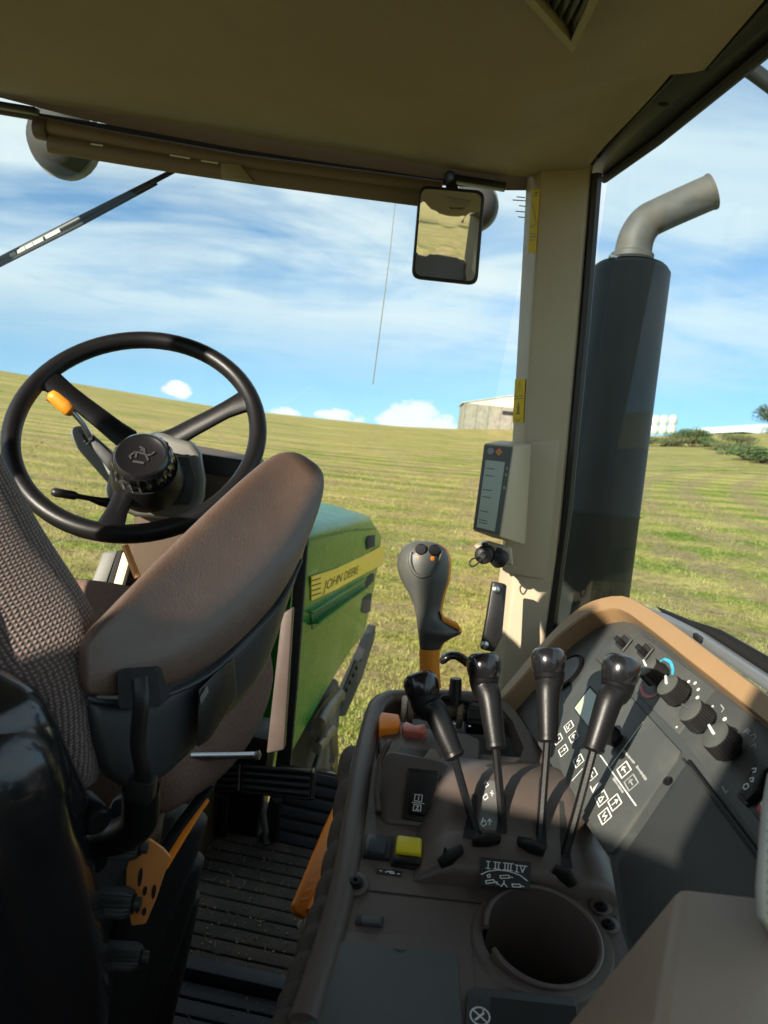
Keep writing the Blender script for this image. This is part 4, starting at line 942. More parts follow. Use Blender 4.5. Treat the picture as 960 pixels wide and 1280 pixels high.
part('symbol', pxr(type('Q', (), {'at': staticmethod(lambda x, y, o: q_at(x, y, o)), 'n': V((0, -0.3, 0.95))}), [[(605, 980), (608, 977), (611, 981), (607, 984)], [(605, 995), (608, 992), (610, 997), (606, 1000), (604, 997), (605, 995)], [(613, 991), (617, 992)], [(615, 988), (615, 995)], [(602, 1028), (606, 1025), (608, 1030), (604, 1033), (601, 1030), (604, 1022)], [(612, 1024), (612, 1031)], [(609.5, 1027), (612, 1023.5), (614.5, 1027)]], 0.0012, 0.0011, MB()), 'white_print', gs, smooth=0, normals=False)
for cols in (rowsq(992, 1047, 8, 590, 578, 7, 17), rowsq(992, 1040, 8, 626, 620, 6, 14), rowsq(972, 1060, 10, 674, 669, 6, 15), rowsq(1000, 1084, 10, 699, 702, 5, 14)):
    part('lever_slot', q_patch(cols, 0.0009), 'dark_gap', qd, smooth=60)
part('detent', MB().tube([q_at(549, 1080, 0.003), q_at(562, 1072, 0.005), q_at(577, 1062, 0.003)], [(0.003, 0.006), (0.004, 0.009), (0.003, 0.006)], 8, up=cn), 'black_satin', qd)
part('detent', MB().tube([q_at(590, 1053, 0.003), q_at(608, 1050, 0.006), q_at(624, 1050, 0.003)], [(0.003, 0.006), (0.004, 0.009), (0.003, 0.006)], 8, up=cn), 'black_satin', qd)
part('detent', MB().tube([q_at(648, 1052, 0.003), q_at(664, 1058, 0.006), q_at(680, 1066, 0.003)], [(0.003, 0.006), (0.004, 0.009), (0.003, 0.006)], 8, up=cn), 'black_satin', qd)
part('detent', MB().tube([q_at(692, 1086, 0.003), q_at(706, 1094, 0.006), q_at(716, 1106, 0.003)], [(0.003, 0.006), (0.004, 0.009), (0.003, 0.006)], 8, up=cn), 'black_satin', qd)
for x, y in ((557, 1064), (601, 1043)): part('pointer', MB().tube([q_at(x+3, y+9, 0.002), q_at(x, y+1, 0.010), q_at(x-1, y-5, 0.015)], [0.004, 0.0028, 0.0006], 6), 'black_satin', qd)
# printed label I II III IV
lp = through(*[V((x, y, zc_(x, y)+h_)) for x, y, h_ in ((0.10, 0.63, 0.0262), (0.20, 0.63, 0.0262), (0.10, 0.60, 0.0220))])
lb = part('gear_label', MB().prism([lp.at(x, y, 0.0022) for x, y in [(601, 1071), (664, 1078), (662, 1112), (601, 1107)]], lp.n, 0.0012), 'black', con, smooth=0)
xd = lp.at(660, 1083)-lp.at(605, 1076); yd = lp.n.cross(xd)
for lines in ([[(610.5, 1076.5), (610, 1085.5)], [(608, 1076.5), (613, 1077)], [(607.5, 1085.2), (612.5, 1085.8)]],
              [[(619.5, 1077.5), (619, 1086)], [(623.5, 1078), (623, 1086.5)], [(617, 1077.3), (626, 1078.3)], [(616.5, 1085.8), (625.5, 1086.8)]],
              [[(631.5, 1078.8), (630.8, 1087.4)], [(635.3, 1079.2), (634.6, 1087.8)], [(639, 1079.6), (638.3, 1088.2)], [(629, 1078.5), (641.5, 1079.9)], [(628.3, 1087.1), (640.8, 1088.5)]],
              [[(646.5, 1081.5), (645.8, 1090)], [(644, 1081), (649, 1082)], [(643.5, 1089.7), (648.5, 1090.3)], [(650.5, 1082), (653, 1090.6)], [(656.5, 1082.8), (653, 1090.6)], [(649, 1081.8), (659, 1083)]]):
    part('lettering', pxr(lp, lines, 0.0027, 0.00085, MB()), 'white_print', lb, smooth=0, normals=False)
part('symbol', pxr(lp, [[(601.5, 1093), (610, 1089), (622, 1087.5), (636, 1089), (650, 1094), (659, 1101)], [(607, 1101), (617, 1099.5), (618, 1103), (608, 1104.5), (607, 1101)], [(619, 1102), (622, 1103)], [(609, 1094), (612, 1092.5), (613, 1096), (610, 1097), (609, 1094)], [(625, 1094.5), (636, 1094), (637, 1097.5), (626, 1098), (625, 1094.5)], [(638, 1096), (641, 1097)], [(630, 1101), (630, 1105)], [(640, 1105), (650, 1105.5), (651, 1109), (641, 1108.5), (640, 1105)], [(652, 1107.5), (655, 1108.5)], [(620, 1104), (624, 1106)], [(626, 1108), (630, 1104), (634, 1109)]], 0.0028, 0.0009, MB()), 'white_print', lb, smooth=0, normals=False)
# screws and small plates
def screw(px, py, off=0.0, r_=0.006, pl=CP, parent=None):
    o = part('screw', MB().lathe(pl.at(px, py, off), pl.n, [(r_*1.35, 0), (r_*1.35, 0.0015), (r_*0.95, 0.0016), (r_*0.95, 0.004), (r_*0.4, 0.0042), (r_*0.35, 0.0015), (0.0005, 0.0015)], 18), 'black_satin', parent or con)
part('screw_boss', MB().prism([cp(443 + 19*cos(a), 1103 + 15*sin(a), 0.004) for a in [2*pi*k/20 for k in range(20)]], cn, 0.006), 'brown_smooth', con, bevel=0.002, seg=3)
screw(444, 1104, 0.004)
for x, y in ((751, 1135), (760, 1157)):
    part('screw_boss', MB().lathe(cp(x, y, 0), cn, [(0.010, 0), (0.010, 0.002), (0.007, 0.003)], 18), 'brown', con); screw(x, y, 0.002, 0.0045)
part('button_plate', MB().prism(cpl([(446, 1142), (480, 1145), (479, 1158), (444, 1154)], 0.002), cn, 0.004), 'panel_dark', con, bevel=0.001)
part('button_plate', MB().prism(cpl([(452, 1143), (476, 1145), (475, 1154), (451, 1152)], 0.005), cn, 0.004), 'lid_grey', con, bevel=0.001)
# storage lid
part('storage_lid', MB().prism(rrect(cpl([(416, 1176), (571, 1188), (580, 1300), (572, 1400), (350, 1400), (385, 1280)], 0.004), 0.006), cn, 0.006), 'lid_grey', con, bevel=0.0015)
part('lid_frame', MB().prism(rrect(cpl([(425, 1163), (590, 1172), (600, 1300), (590, 1420), (330, 1420), (372, 1290)], 0.0015), 0.008), cn, 0.006), 'brown', con, bevel=0.002)
part('lid_notch', MB().ribbon(cpl([(493, 1186), (500, 1188), (508, 1187)], 0.0045), cn, 0.0012), 'panel_dark', con, smooth=0)
# ash tray with the no smoking sign
at_ = part('ash_tray', MB().prism(rrect(cpl([(584, 1232), (720, 1245), (730, 1330), (580, 1330)], 0.007), 0.006), cn, 0.012), 'dark_shell', con, bevel=0.002)
part('tray_opening', MB().prism(cpl([(613, 1246), (720, 1258), (725, 1320), (612, 1320)], 0.0075), cn, 0.006), 'dark_gap', at_, smooth=0)
cc_ = cp(600, 1270, 0.0076); e1 = (cp(612, 1271, 0.0076)-cc_); e2 = cn.cross(e1)
part('no_smoking_sign', MB().ribbon([cc_ + e1*cos(a)+e2*sin(a) for a in [2*pi*k/24 for k in range(25)]], cn, 0.0012).ribbon([cc_-e1*.7+e2*.7, cc_+e1*.7-e2*.7], cn, 0.0012).ribbon([cc_-e1*.5-e2*.45, cc_+e1*.4+e2*.35], cn, 0.0016).ribbon([cc_+e1*.45+e2*.4, cc_+e1*.3+e2*.65, cc_+e1*.5+e2*.75], cn, 0.0007), 'white_print', at_, smooth=0, normals=False)

# --- cup holder
cup = thing('cup_holder', 'round brown cup holder with a notch for the mug handle', 'cup holder', cup_c - Z_*0.06)
nseg = 56; rin = []; 
def cup_ring(rr, f):
    pts = []
    for k in range(nseg+1):
        a = radians(183) - 2*pi*(0.93)*k/nseg      # leaves a notch on the left
        p = cup_c + V((cos(a)*rr, sin(a)*rr, 0)); tilt = 0.006*sin(a)
        p.z = cup_c.z + (-0.10 if f == 0 else 0.008 + tilt + 0.003*cos(a))
        pts.append(p)
    return pts
mb = MB().loft([cup_ring(cr, 0), cup_ring(cr, 1), cup_ring(cr-0.0035, 1), cup_ring(cr-0.0035, 0)], closed=False)
part('wall', mb, 'brown_smooth', cup, smooth=50)
lipp = [ (a_+b_2)*0.5 for a_, b_2 in zip(cup_ring(cr, 1), cup_ring(cr-0.0035, 1))]
part('lip', MB().tube(lipp, 0.0025, 8), 'brown_smooth', cup, smooth=70)
part('bottom', MB().lathe(cup_c - Z_*0.10, Z_, [(0.0005, 0), (cr-0.004, 0), (cr-0.004, 0.0008), (0.0005, 0.0008)], 40), 'panel_dark', cup)  # darker colour than the wall stands in for shade deep in the cup
orr = [[V((cup_c.x+(cr+dr_)*cos(a_), cup_c.y+(cr+dr_)*sin(a_), 0)) for a_ in [2*pi*k/48 for k in range(48)]] for dr_ in (0.010, 0.008, 0.0005)]
for lp_, hh_ in zip(orr, (0.0, 0.0035, 0.0035)):
    for p in lp_: p.z = zc_(p.x, p.y)+hh_
part('outer_ring', MB().loft(orr, cap=False), 'brown', cup, smooth=30)

# --- near rear box (right bottom corner)
bx_ = thing('armrest_box', 'brown storage box corner close to the lens at lower right', 'box', D(850, 1300, 0.36))
A = D(850, 1106, 0.43); B_ = D(955, 1118, 0.43); E_ = D(822, 1240, 0.355); Fb = D(990, 1260, 0.355); Lb = D(640, 1285, 0.41); Lb2 = D(560, 1420, 0.36); G = D(800, 1400, 0.30); H = D(1020, 1400, 0.30)
top4 = [A, B_, H, G]
dn = V((0, 0, -0.16)); out = V((-0.105, 0.0, -0.10))
bot4 = [A+dn+out*0.9, B_+dn, H+dn, G+dn+out*0.9]
part('casing', MB().loft([bot4, top4]), 'box_brown', bx_, bevel=0.006, seg=3)
pf = thing('perforated_cover', 'pale grey perforated cover at the right edge above the box', 'cover', D(970, 1150, 0.36))
pn = through(D(946, 1000, .37), D(942, 1140, .35), D(1000, 1100, .40))
oc = [D(962, 960, .38), D(949, 1010, .37), D(941, 1110, .355), D(944, 1150, .35), D(966, 1180, .35), D(1040, 1190, .37), D(1040, 950, .41)]
part('shell', MB().prism([pn.at(*p) for p in ((968, 965), (960, 1010), (953, 1110), (955, 1150), (968, 1168), (1040, 1185), (1040, 950))], pn.n, 0.004), 'perforated', pf, bevel=0.0025, seg=3)
hd = MB()
for i in range(9):
    for j in range(24):
        q = pn.at(960+i*6.2+(j % 2)*3.1, 1000+j*6.4, 0.0006)
        if i*6.2 < 40: hd.lathe(q, pn.n, [(0.0006, 0), (0.0006, 0.0002)], 6)
part('perforation', hd, 'dark_gap', pf, smooth=0).__setitem__('kind', 'stuff')

# ================================================================== sloped side panel with climate and light knobs
PP = Plane((-1.5, 0, 1.0), (0.2, 0, 0.72)); pn_ = PP.n
def pp_(px, py, off=0.0): return PP.at(px, py, off)
def ppl(pix, off=0.0): return [pp_(x, y, off) for x, y in pix]
pan = thing('side_panel', 'sloped dark grey switch panel framed by a tan rim', 'panel', V((0.30, 0.75, 0.0)))
part('base', MB().prism(ppl([(628, 873), (640, 884), (686, 951), (718, 1010), (761, 1072), (776, 1162), (815, 1290), (1060, 1290), (1060, 960), (960, 896), (872, 826), (826, 790), (800, 772), (780, 757), (761, 752), (734, 758), (709, 774), (688, 794), (661, 828)]), pn_, 0.02), 'panel_grey', pan, bevel=0.002)
# lower dark door
part('lower_door', MB().prism(ppl([(772, 1078), (858, 953), (866, 958), (950, 1072), (985, 1120), (985, 1290), (830, 1290), (783, 1165)], 0.003), pn_, 0.004), 'panel_dark', pan, bevel=0.0015)
part('door_seam', MB().tube(ppl([(861, 951), (948, 1067), (990, 1122)], 0.003), 0.0016, 6), 'black_satin', pan)
part('door_seam', MB().tube(ppl([(853, 948), (941, 1066), (975, 1112)], 0.0025), 0.0011, 6), 'dark_gap', pan)
# tan rim
out_ = [(622, 868), (661, 821), (685, 794), (704, 775), (728, 756), (750, 747), (772, 743), (788, 746), (804, 755), (831, 772), (864, 796), (880, 808), (960, 868), (1060, 940)]
inn = [(627, 874), (661, 836), (688, 803), (709, 784), (734, 767), (761, 760), (780, 764), (804, 781), (826, 798), (858, 824), (872, 835), (960, 905), (1060, 985)]
def resample(pix, n):
    pts = spline([V((x, y, 0)) for x, y in pix], 8); ln = [0]
    for a, b in zip(pts[:-1], pts[1:]): ln.append(ln[-1]+(b-a).length)
    out = []
    for k in range(n):
        s = ln[-1]*k/(n-1); i = max(j for j in range(len(ln)) if ln[j] <= s+1e-9); i = min(i, len(pts)-2)
        out.append(lerp(pts[i], pts[i+1], (s-ln[i])/max(1e-9, ln[i+1]-ln[i])))
    return out
ro, ri = resample(out_, 44), resample(inn, 44); H_ = 0.026; rings_ = []
for a, b in zip(ro, ri):
    P0 = pp_(a.x, a.y, H_*0.92); P1 = pp_(b.x, b.y, H_)
    w = (P1-P0); m_ = lerp(P0, P1, 0.5) + pn_*0.002
    rings_.append([P0 - pn_*0.045 + V((0.012, 0.004, 0)), P0 - pn_*0.003, P0 + w*0.07 - pn_*0.0004, m_ - pn_*0.0015, P1 - w*0.07 - pn_*0.0004, P1 - pn_*0.003, P1 - pn_*H_ + w*0.05])
part('rim', MB().loft(rings_), 'tan', pan, smooth=30)
wl_ = [[pp_(b.x, b.y, H_*0.9) - (pp_(a.x, a.y)-pp_(b.x, b.y))*0.03, pp_(b.x, b.y, -0.001) - (pp_(a.x, a.y)-pp_(b.x, b.y))*0.10] for a, b in zip(ro, ri)]
part('rim_lining', MB().loft(wl_, closed=False), 'brown_smooth', pan, smooth=60)

# label plate
pl_ = part('label_plate', MB().prism(ppl([(744, 822), (850, 938), (846, 948), (765, 1066), (758, 1064), (702, 966), (689, 908), (690, 898)], 0.003), pn_, 0.004), 'plate_grey', pan, bevel=0.001)
part('display', MB().prism(ppl([(737, 860), (759, 884), (738, 911), (718, 885)], 0.0042), pn_, 0.002), 'lcd', pl_, smooth=0, label='small pale green display')
part('display_frame', MB().tube(ppl([(718, 885), (738, 858), (760, 884)], 0.0038), 0.0012, 6), 'black', pl_)
part('display_frame', MB().tube(ppl([(718, 886), (738, 912)], 0.0038), 0.001, 6), 'black', pl_)
fwd = (pp_(690, 900)-pp_(765, 1070)).normalized(); ups = pn_.cross(fwd); 
if ups.z < 0: ups = -ups
def icon(px, py, s, kind, mm='white_print'):
    c = pp_(px, py, 0.0037); q = [(-1, -1), (1, -1), (1, 1), (-1, 1), (-1, -1)]; mk = MB(); P = lambda u, v: c + fwd*u*s*1.15 + ups*v*s*0.85
    mk.ribbon([P(u, v) for u, v in q], pn_, s*0.2)
    shapes = [[[(-.6, -.2), (.1, -.2), (.1, .3), (.5, .3)], [(-.4, -.55), (-.1, -.55)], [(.3, -.5), (.55, -.5)]], [[(-.6, 0), (.6, 0)], [(.2, .4), (.6, 0), (.2, -.4)]], [[(-.5, -.5), (0, .5), (.5, -.5), (-.5, -.5)]], [[(0, -.6), (0, .6)], [(-.35, .2), (0, .6), (.35, .2)]], [[(-.6, -.4), (-.2, .4), (.2, -.4), (.6, .4)]]]
    for ln in shapes[kind % 5]: mk.ribbon([P(u, v) for u, v in ln], pn_, s*0.2)
    part('icon', mk, mm, pl_, smooth=0, normals=False)
for i, (x, y, s) in enumerate([(711, 908, .0068), (717, 921, .0066), (697.5, 924, .0066), (704, 938, .0066), (723, 951, .0068), (740, 968, .0062), (780, 962, .0074), (752, 998, .0070), (768.5, 1003, .0070), (756, 1020, .0068)]): icon(x, y, s, i)
icon(789, 978, .0070, 31, 'grey_print')
part('icon', MB().prism([pp_(746, 984, .0037)+fwd*a+ups*b for a, b in ((-.004, -.006), (.003, -.004), (.005, .005), (-.002, .006))], pn_, 0.0003), 'white_print', pl_, smooth=0)
part('print_line', MB().ribbon(ppl([(804, 902), (762, 959)], .0037), pn_, 0.0016), 'white_print', pl_, smooth=0, normals=False)
part('print_line', MB().ribbon(ppl([(749, 942), (795, 1007)], .0037), pn_, 0.0013), 'white_print', pl_, smooth=0, normals=False)
part('print_line', MB().ribbon(ppl([(715, 976), (728, 961)], .0037), pn_, 0.0013), 'white_print', pl_, smooth=0, normals=False)
part('print_line', MB().ribbon(ppl([(738, 983), (742, 992)], .0037), pn_, 0.0013), 'white_print', pl_, smooth=0, normals=False)
sm_ = MB(); rr_ = random.Random(5)
for (x0, y0), (x1, y1) in (((779, 938), (794, 955)), ((796, 958), (808, 975)), ((767, 973), (779, 991))):     # lines of print too small to read
    n_l = 9
    for k in range(n_l):
        a = k/n_l; b = a + rr_.uniform(0.05, 0.09); sm_.ribbon([pp_(lerp(x0, x1, a), lerp(y0, y1, a), .0037), pp_(lerp(x0, x1, b), lerp(y0, y1, b), .0037)], pn_, rr_.uniform(0.0016, 0.003))
part('small_print', sm_, 'grey_print', pl_, smooth=0, normals=False).__setitem__('kind', 'stuff')
screw(787, 979+0, 0.003, 0.001, PP, pan) if False else None
part('plate_knob', MB().lathe(pp_(771, 926, 0.003), pn_, [(0.0085, 0), (0.0085, 0.004), (0.0105, 0.006), (0.0105, 0.016), (0.008, 0.018), (0.0005, 0.018)], 24), 'black_satin', pan)
part('screw', MB().lathe(pp_(835, 977, 0.003), pn_, [(0.0042, 0), (0.0042, 0.002), (0.0015, 0.0025), (0.0012, 0.001), (0.0005, 0.001)], 16), 'black_satin', pan)
# round gauge lens near the rim
gz = part('round_lens', MB().lathe(pp_(709, 842, 0.0), pn_, [(0.031, 0), (0.031, 0.004), (0.0285, 0.0055), (0.0275, 0.003), (0.0005, 0.003)], 36), 'black_satin', pan)
part('lens', MB().lathe(pp_(709, 842, 0.0), pn_, [(0.0272, 0.002), (0.026, 0.0045), (0.012, 0.006), (0.0005, 0.0062)], 36), 'plate_grey', gz)
# control strip
part('control_strip', MB().prism(ppl([(800, 791), (893, 861), (847, 917), (745, 817), (763, 795)], 0.0025), pn_, 0.004), 'plate_grey', pan, bevel=0.0008)
part('control_strip', MB().prism(ppl([(896, 863), (1000, 940), (1000, 1110), (952, 1058), (850, 920)], 0.0025), pn_, 0.004), 'plate_grey', pan, bevel=0.0008)
def knob(px, py, rr, ptr, body='black', face='grip_grey', nib='white_print'):
    c = pp_(px, py, 0.002); hgt = 0.023
    k = part('rotary_knob', MB().lathe(c, pn_, [(rr*0.62, 0), (rr*0.62, 0.006), (rr*1.05, 0.007, 1), (rr*1.0, hgt-0.002, 1), (rr*0.93, hgt)], 56, 1, 0.0012), body, pan, smooth=25)
    part('cap', MB().lathe(c+pn_*hgt, pn_, [(rr*0.93, -0.001), (rr*0.93, 0.0004), (rr*0.88, 0.0009), (0.0005, 0.0009)], 28), face, k)
    d_ = (pp_(px+ptr[0], py+ptr[1])-pp_(px, py)).normalized(); s_ = pn_.cross(d_)
    part('pointer', MB().box(c+pn_*(hgt+0.0012)+d_*rr*0.5, (rr*0.95, rr*0.17, 0.003), (d_, s_, pn_)), nib, k, bevel=0.0006)
    return c
knob(827, 851, 0.0135, (-10, -22), face='grip_grey')
knob(854, 875, 0.0136, (-2, -22), face='grip_grey')
knob(884, 908, 0.0136, (-22, -14), nib='grip_grey')
knob(917, 941, 0.0142, (-14, -24))
part('arc_mark', MB().ribbon(spline(ppl([(826, 826), (831, 824), (838, 828), (841, 837), (840, 846)], .003), 4), pn_, 0.0036), 'blue_print', pan, smooth=0, normals=False, label='blue cold arc')
part('arc_mark', MB().ribbon(spline(ppl([(801, 858), (804, 867), (812, 871), (821, 867), (826, 858)], .003), 4), pn_, 0.0036), 'red_print', pan, smooth=0, normals=False, label='red warm arc')
for x, y, rr in ((861, 852, .0019), (869, 854, .0019), (873, 862, .0019), (872, 872, .0021), (906, 899, .0021), (891, 883, .0011), (923, 916, .0012), (846, 909, .0012)):
    part('dot_mark', MB().lathe(pp_(x, y, 0.0025), pn_, [(rr, 0), (rr, 0.0004), (0.0003, 0.0004)], 12), 'white_print', pan, smooth=0)
for ln in ([[(901, 881), (905, 886), (902, 890)]], [[(930, 915), (934, 911), (938, 915)], [(933, 914), (936, 918)]], [[(938, 920), (943, 917), (945, 922), (941, 925)]], [[(939, 933), (944, 930), (945, 935)]], [[(903, 983), (907, 991), (910, 988)]]):
    part('icon', pxr(PP, ln, .003, 0.0011, MB()), 'grey_print', pan, smooth=0, normals=False)
# toggles near the rim
for px, py in ((777, 800), (804, 811)):
    tg = part('toggle', MB().prism(ppl([(px-9, py+4), (px+3, py-8), (px+11, py), (px-1, py+13)], 0.005), pn_, 0.004), 'black', pan, bevel=0.001)
    part('paddle', MB().box(pp_(px-2, py+2, 0.011), (0.012, 0.007, 0.014), (fwd, ups, pn_)), 'black_satin', tg, bevel=0.0015)
    part('bracket', MB().tube(ppl([(px+5, py-7), (px+12, py), (px+1, py+14)], 0.006), 0.0011, 6), 'grip_grey', tg)
# rocker switches at the right edge
sw = part('rocker_switch', MB().prism(rrect(ppl([(944, 952), (960, 958), (953, 985), (932, 1008), (919, 993)], 0.006), 0.004), pn_, 0.008), 'black', pan, bevel=0.0015)
part('button', MB().prism(ppl([(943, 957), (957, 961), (948, 985), (932, 1001), (923, 991)], 0.011), pn_, 0.007), 'black_satin', sw, bevel=0.0015)
part('symbol', pxr(PP, [[(930, 981), (934, 979), (936, 983), (932, 987), (929, 985), (930, 981)], [(937, 973), (942, 972), (941, 977), (938, 976)], [(940, 961), (945, 960), (944, 965), (941, 965)]], .0116, .0009, MB()), 'white_print', sw, smooth=0, normals=False)
sw = part('rocker_switch', MB().prism(ppl([(958, 988), (985, 1006), (970, 1040), (951, 1030), (937, 1012)], 0.006), pn_, 0.008), 'black', pan, bevel=0.0015)
part('button', MB().prism(ppl([(957, 993), (982, 1008), (966, 1032), (943, 1011)], 0.011), pn_, 0.007), 'red_dark', sw, bevel=0.0015, label='dark red half of the rocker switch')
part('symbol', pxr(PP, [[(951, 1003), (954, 1001), (955, 1005), (952, 1007), (951, 1003)]], .0116, .0009, MB()), 'white_print', sw, smooth=0, normals=False)

# ================================================================== levers
def lever(lab, pts, base, cap_r, knob_mat='black_gloss', tilt=None, bar=0.0056):
    """pts: top of cap, neck, foot of grip (px, py, depth); base: where the rod enters the drum"""
    T_, Nk, G_ = [D(*p) for p in pts]; Bq = q_at(base[0], base[1], -0.002)
    o = thing('control_lever', lab, 'lever', Bq, 'levers on the console quadrant')
    ax = (T_-Nk).normalized(); L1 = (G_-T_)
    # cap: squat dome
    k = cap_r
    path = [T_ + ax*k*0.05, T_ + ax*k*0.0, T_ - ax*k*0.18, T_ - ax*k*0.5, T_ - ax*k*0.95, T_ - ax*k*1.35, T_-ax*k*1.5]
    part('cap', MB().tube(path, [k*0.45, k*0.68, k*0.9, k*1.02, k*1.0, k*0.90, k*0.8], 24), knob_mat, o, smooth=70)
    path = spline([T_-ax*k*1.36, T_-ax*k*1.9, lerp(T_, G_, 0.48), lerp(T_, G_, 0.75), lerp(T_, G_, 0.93), G_], 4); m_ = len(path)-1
    tab = [(0, 0.91), (0.12, 0.86), (0.3, 0.74), (0.5, 0.66), (0.75, 0.57), (0.92, 0.53), (1.0, 0.53)]
    def rr_(f):
        for (a, x), (b, y) in zip(tab[:-1], tab[1:]):
            if f <= b: return lerp(x, y, (f-a)/(b-a))*k
        return tab[-1][1]*k
    part('grip', MB().tube(path, [rr_(i/m_) for i in range(m_+1)], 20), 'black_satin', o, smooth=70)
    part('collar', MB().tube([lerp(T_, G_, 0.975), lerp(T_, G_, 1.01), lerp(T_, G_, 1.04)], [k*0.57, k*0.58, k*0.45], 18), 'black_satin', o)
    mid = lerp(G_, Bq, 0.5)
    part('rod', MB().tube([lerp(G_, T_, 0.05), mid, Bq - (T_-Bq).normalized()*0.03], [(bar*0.75, bar), (bar*0.75, bar*1.1), (bar*0.8, bar*1.3)], 8, up=Y_), 'black_satin', o, bevel=0.0)
    return o
lever('black lever leaning left, nearest the yellow switch', [(523, 842, .775), (529, 865, .768), (568, 944, .742)], (592, 1036, .700), 0.0187)
lever('black upright lever, second from the left, below the socket pillar', [(604, 817, .80), (605, 842, .795), (620, 932, .765)], (628, 1032, .705), 0.0187)
lever('black upright lever in front of the round lens', [(685, 810, .785), (686, 835, .78), (685, 924, .755)], (674, 1050, .690), 0.0187)
lever('black lever leaning right across the label plate, nearest the knobs', [(780, 820, .715), (775, 842, .713), (742, 935, .695)], (707, 1068, .665), 0.0185)

# ---- joystick
js = thing('joystick', 'tall grey joystick grip with orange edge and thumb buttons', 'joystick', D(537, 850, .95))
dj = 0.93; sec = [(677, 517, 538), (680, 509, 548), (686, 502, 556), (695, 497.5, 560.5), (707, 496, 562), (718, 498.5, 561), (728, 503, 559.5), (744, 512, 554), (756, 517, 551.5), (765, 519, 550.5), (774, 520.5, 554), (781, 521.5, 563), (786, 522, 571), (790, 522.5, 576), (793.5, 523, 573), (798, 523.5, 563), (804, 524, 553), (811, 525, 549.5), (816, 528, 546)]
def jring(y, l, r, ox=0.0, oy=0.0, sc=1.0, n=24):
    c = D((l+r)/2, y, dj); hw_ = (r-l)/2/F*dj*sc; dep = min(hw_, 0.031)*0.92
    R_ = CR; B2 = (CF + CU*-0.1).normalized(); c = c + R_*ox + B2*oy
    if y < 730: c = c + B2*0.0
    return [c + R_*hw_*cos(2*pi*k/n) + B2*dep*sin(2*pi*k/n) for k in range(n)]
part('grip', MB().loft([jring(*s) for s in sec]), 'grip_grey', js, smooth=70)
part('edge_trim', MB().loft([jring(y, l, r, 0.0032, 0.008, 1.0) for y, l, r in sec[1:]]), 'orange_boot', js, smooth=70, label='orange rear half of the grip')
jd = dj-0.0255
def jp(px, py, dd=0.0): return D(px, py, jd-dd)
dish = spline([jp(514, 690, -.002), jp(513, 704, .0), jp(519, 717, .001), jp(529, 721, .002), jp(541, 715, .001), jp(549, 702, .0), jp(552, 688, -.002)], 5)
part('thumb_rest', MB().tube(dish, 0.0024, 8), 'grip_grey', js, smooth=70)
part('thumb_pad', MB().prism([jp(516, 690), jp(517, 705), jp(523, 714), jp(530, 717), jp(539, 711), jp(546, 701), jp(549, 689), jp(540, 683), jp(524, 683)], -CF, 0.006), 'panel_dark', js, bevel=0.001)
for x, y, mm, rr in ((526, 686.5, 'black', .0072), (543, 687.5, 'black_satin', .0072)):
    part('thumb_button', MB().lathe(jp(x, y, 0.0), -CF, [(rr, -0.002), (rr, 0.003), (rr*0.8, 0.0045), (0.0004, 0.0048)], 20), mm, js)
for x, y in ((524, 697), (539, 698)):
    part('thumb_button', MB().prism([jp(x-4.5, y-1, .002), jp(x, y-3, .002), jp(x+4.5, y-2, .002), jp(x+4, y+3, .002), jp(x-1, y+3.5, .002)], -CF, 0.004), 'orange', js, bevel=0.001)
part('trigger', MB().prism([D(x, y, dj-0.012) for x, y in ((550, 764), (555, 772), (564, 776.5), (573, 780.5), (577.5, 788), (574, 788), (564, 783), (553, 777))], -CF, 0.02), 'orange_boot', js, bevel=0.001, label='orange trigger wing of the grip')
bt = [D(537, 811, dj), D(537, 817, dj), D(537, 822, dj), D(537, 827, dj), D(537, 832, dj), D(537, 842, dj), D(538, 860, dj)]
part('boot', MB().tube(bt, [0.0130, 0.0133, 0.0128, 0.0133, 0.0128, 0.0133, 0.014], 20), 'orange_boot', js, smooth=70)
part('stem', MB().tube([D(538, 855, dj), D(540, 895, dj)], 0.011, 14), 'black', js)
# T-handle behind the second lever
th = thing('turn_handle', 'small black turn handle behind the upright levers', 'handle', D(570, 870, 1.0))
part('stalk', MB().tube([D(570, 848, 1.0), D(568, 880, 1.0)], [0.008, 0.01], 12), 'black', th)
part('paddle', MB().tube(spline([D(551, 829, 1.0), D(560, 820, 1.0), D(572, 820, 1.0), D(585, 829, .99), D(588, 834, .985)], 3), [(0.004, 0.003), (0.008, 0.005), (0.0095, 0.006), (0.010, 0.006), (0.010, 0.006), (0.010, 0.006), (0.010, 0.006), (0.010, 0.006), (0.009, 0.006), (0.0085, 0.006), (0.008, 0.005), (0.006, 0.004), (0.003, 0.002)], 12, up=CU), 'black_gloss', th, smooth=70)

# ---- monitor on the pillar
mo = thing('pillar_monitor', 'small beige and grey pillar monitor with upright screen', 'monitor', D(620, 690, 1.40))
f4 = [D(605, 554, 1.36), D(643, 557, 1.33), D(625.5, 672, 1.33), D(590.5, 663, 1.36)]
back = [D(625, 550, 1.46), D(665, 555, 1.43), D(657, 682, 1.43), D(615, 672, 1.46)]
mpn = through(f4[0], f4[1], f4[2])
part('housing', MB().loft([back, f4]), 'beige', mo, bevel=0.004, seg=3)
def fq(u0, v0, u1, v1, off): 
    q = lambda u, v: lerp(lerp(f4[0], f4[1], u), lerp(f4[3], f4[2], u), v) + mpn.n*off
    return [q(u0, v0), q(u1, v0), q(u1, v1), q(u0, v1)]
bz = part('bezel', MB().prism(fq(0.03, 0.02, 0.97, 0.98, 0.003), mpn.n, 0.004), 'pod_grey', mo, bevel=0.001)
part('screen', MB().prism(fq(0.16, 0.19, 0.80, 0.95, 0.0042), mpn.n, 0.002), 'lcd', bz, smooth=0)
mk = MB()
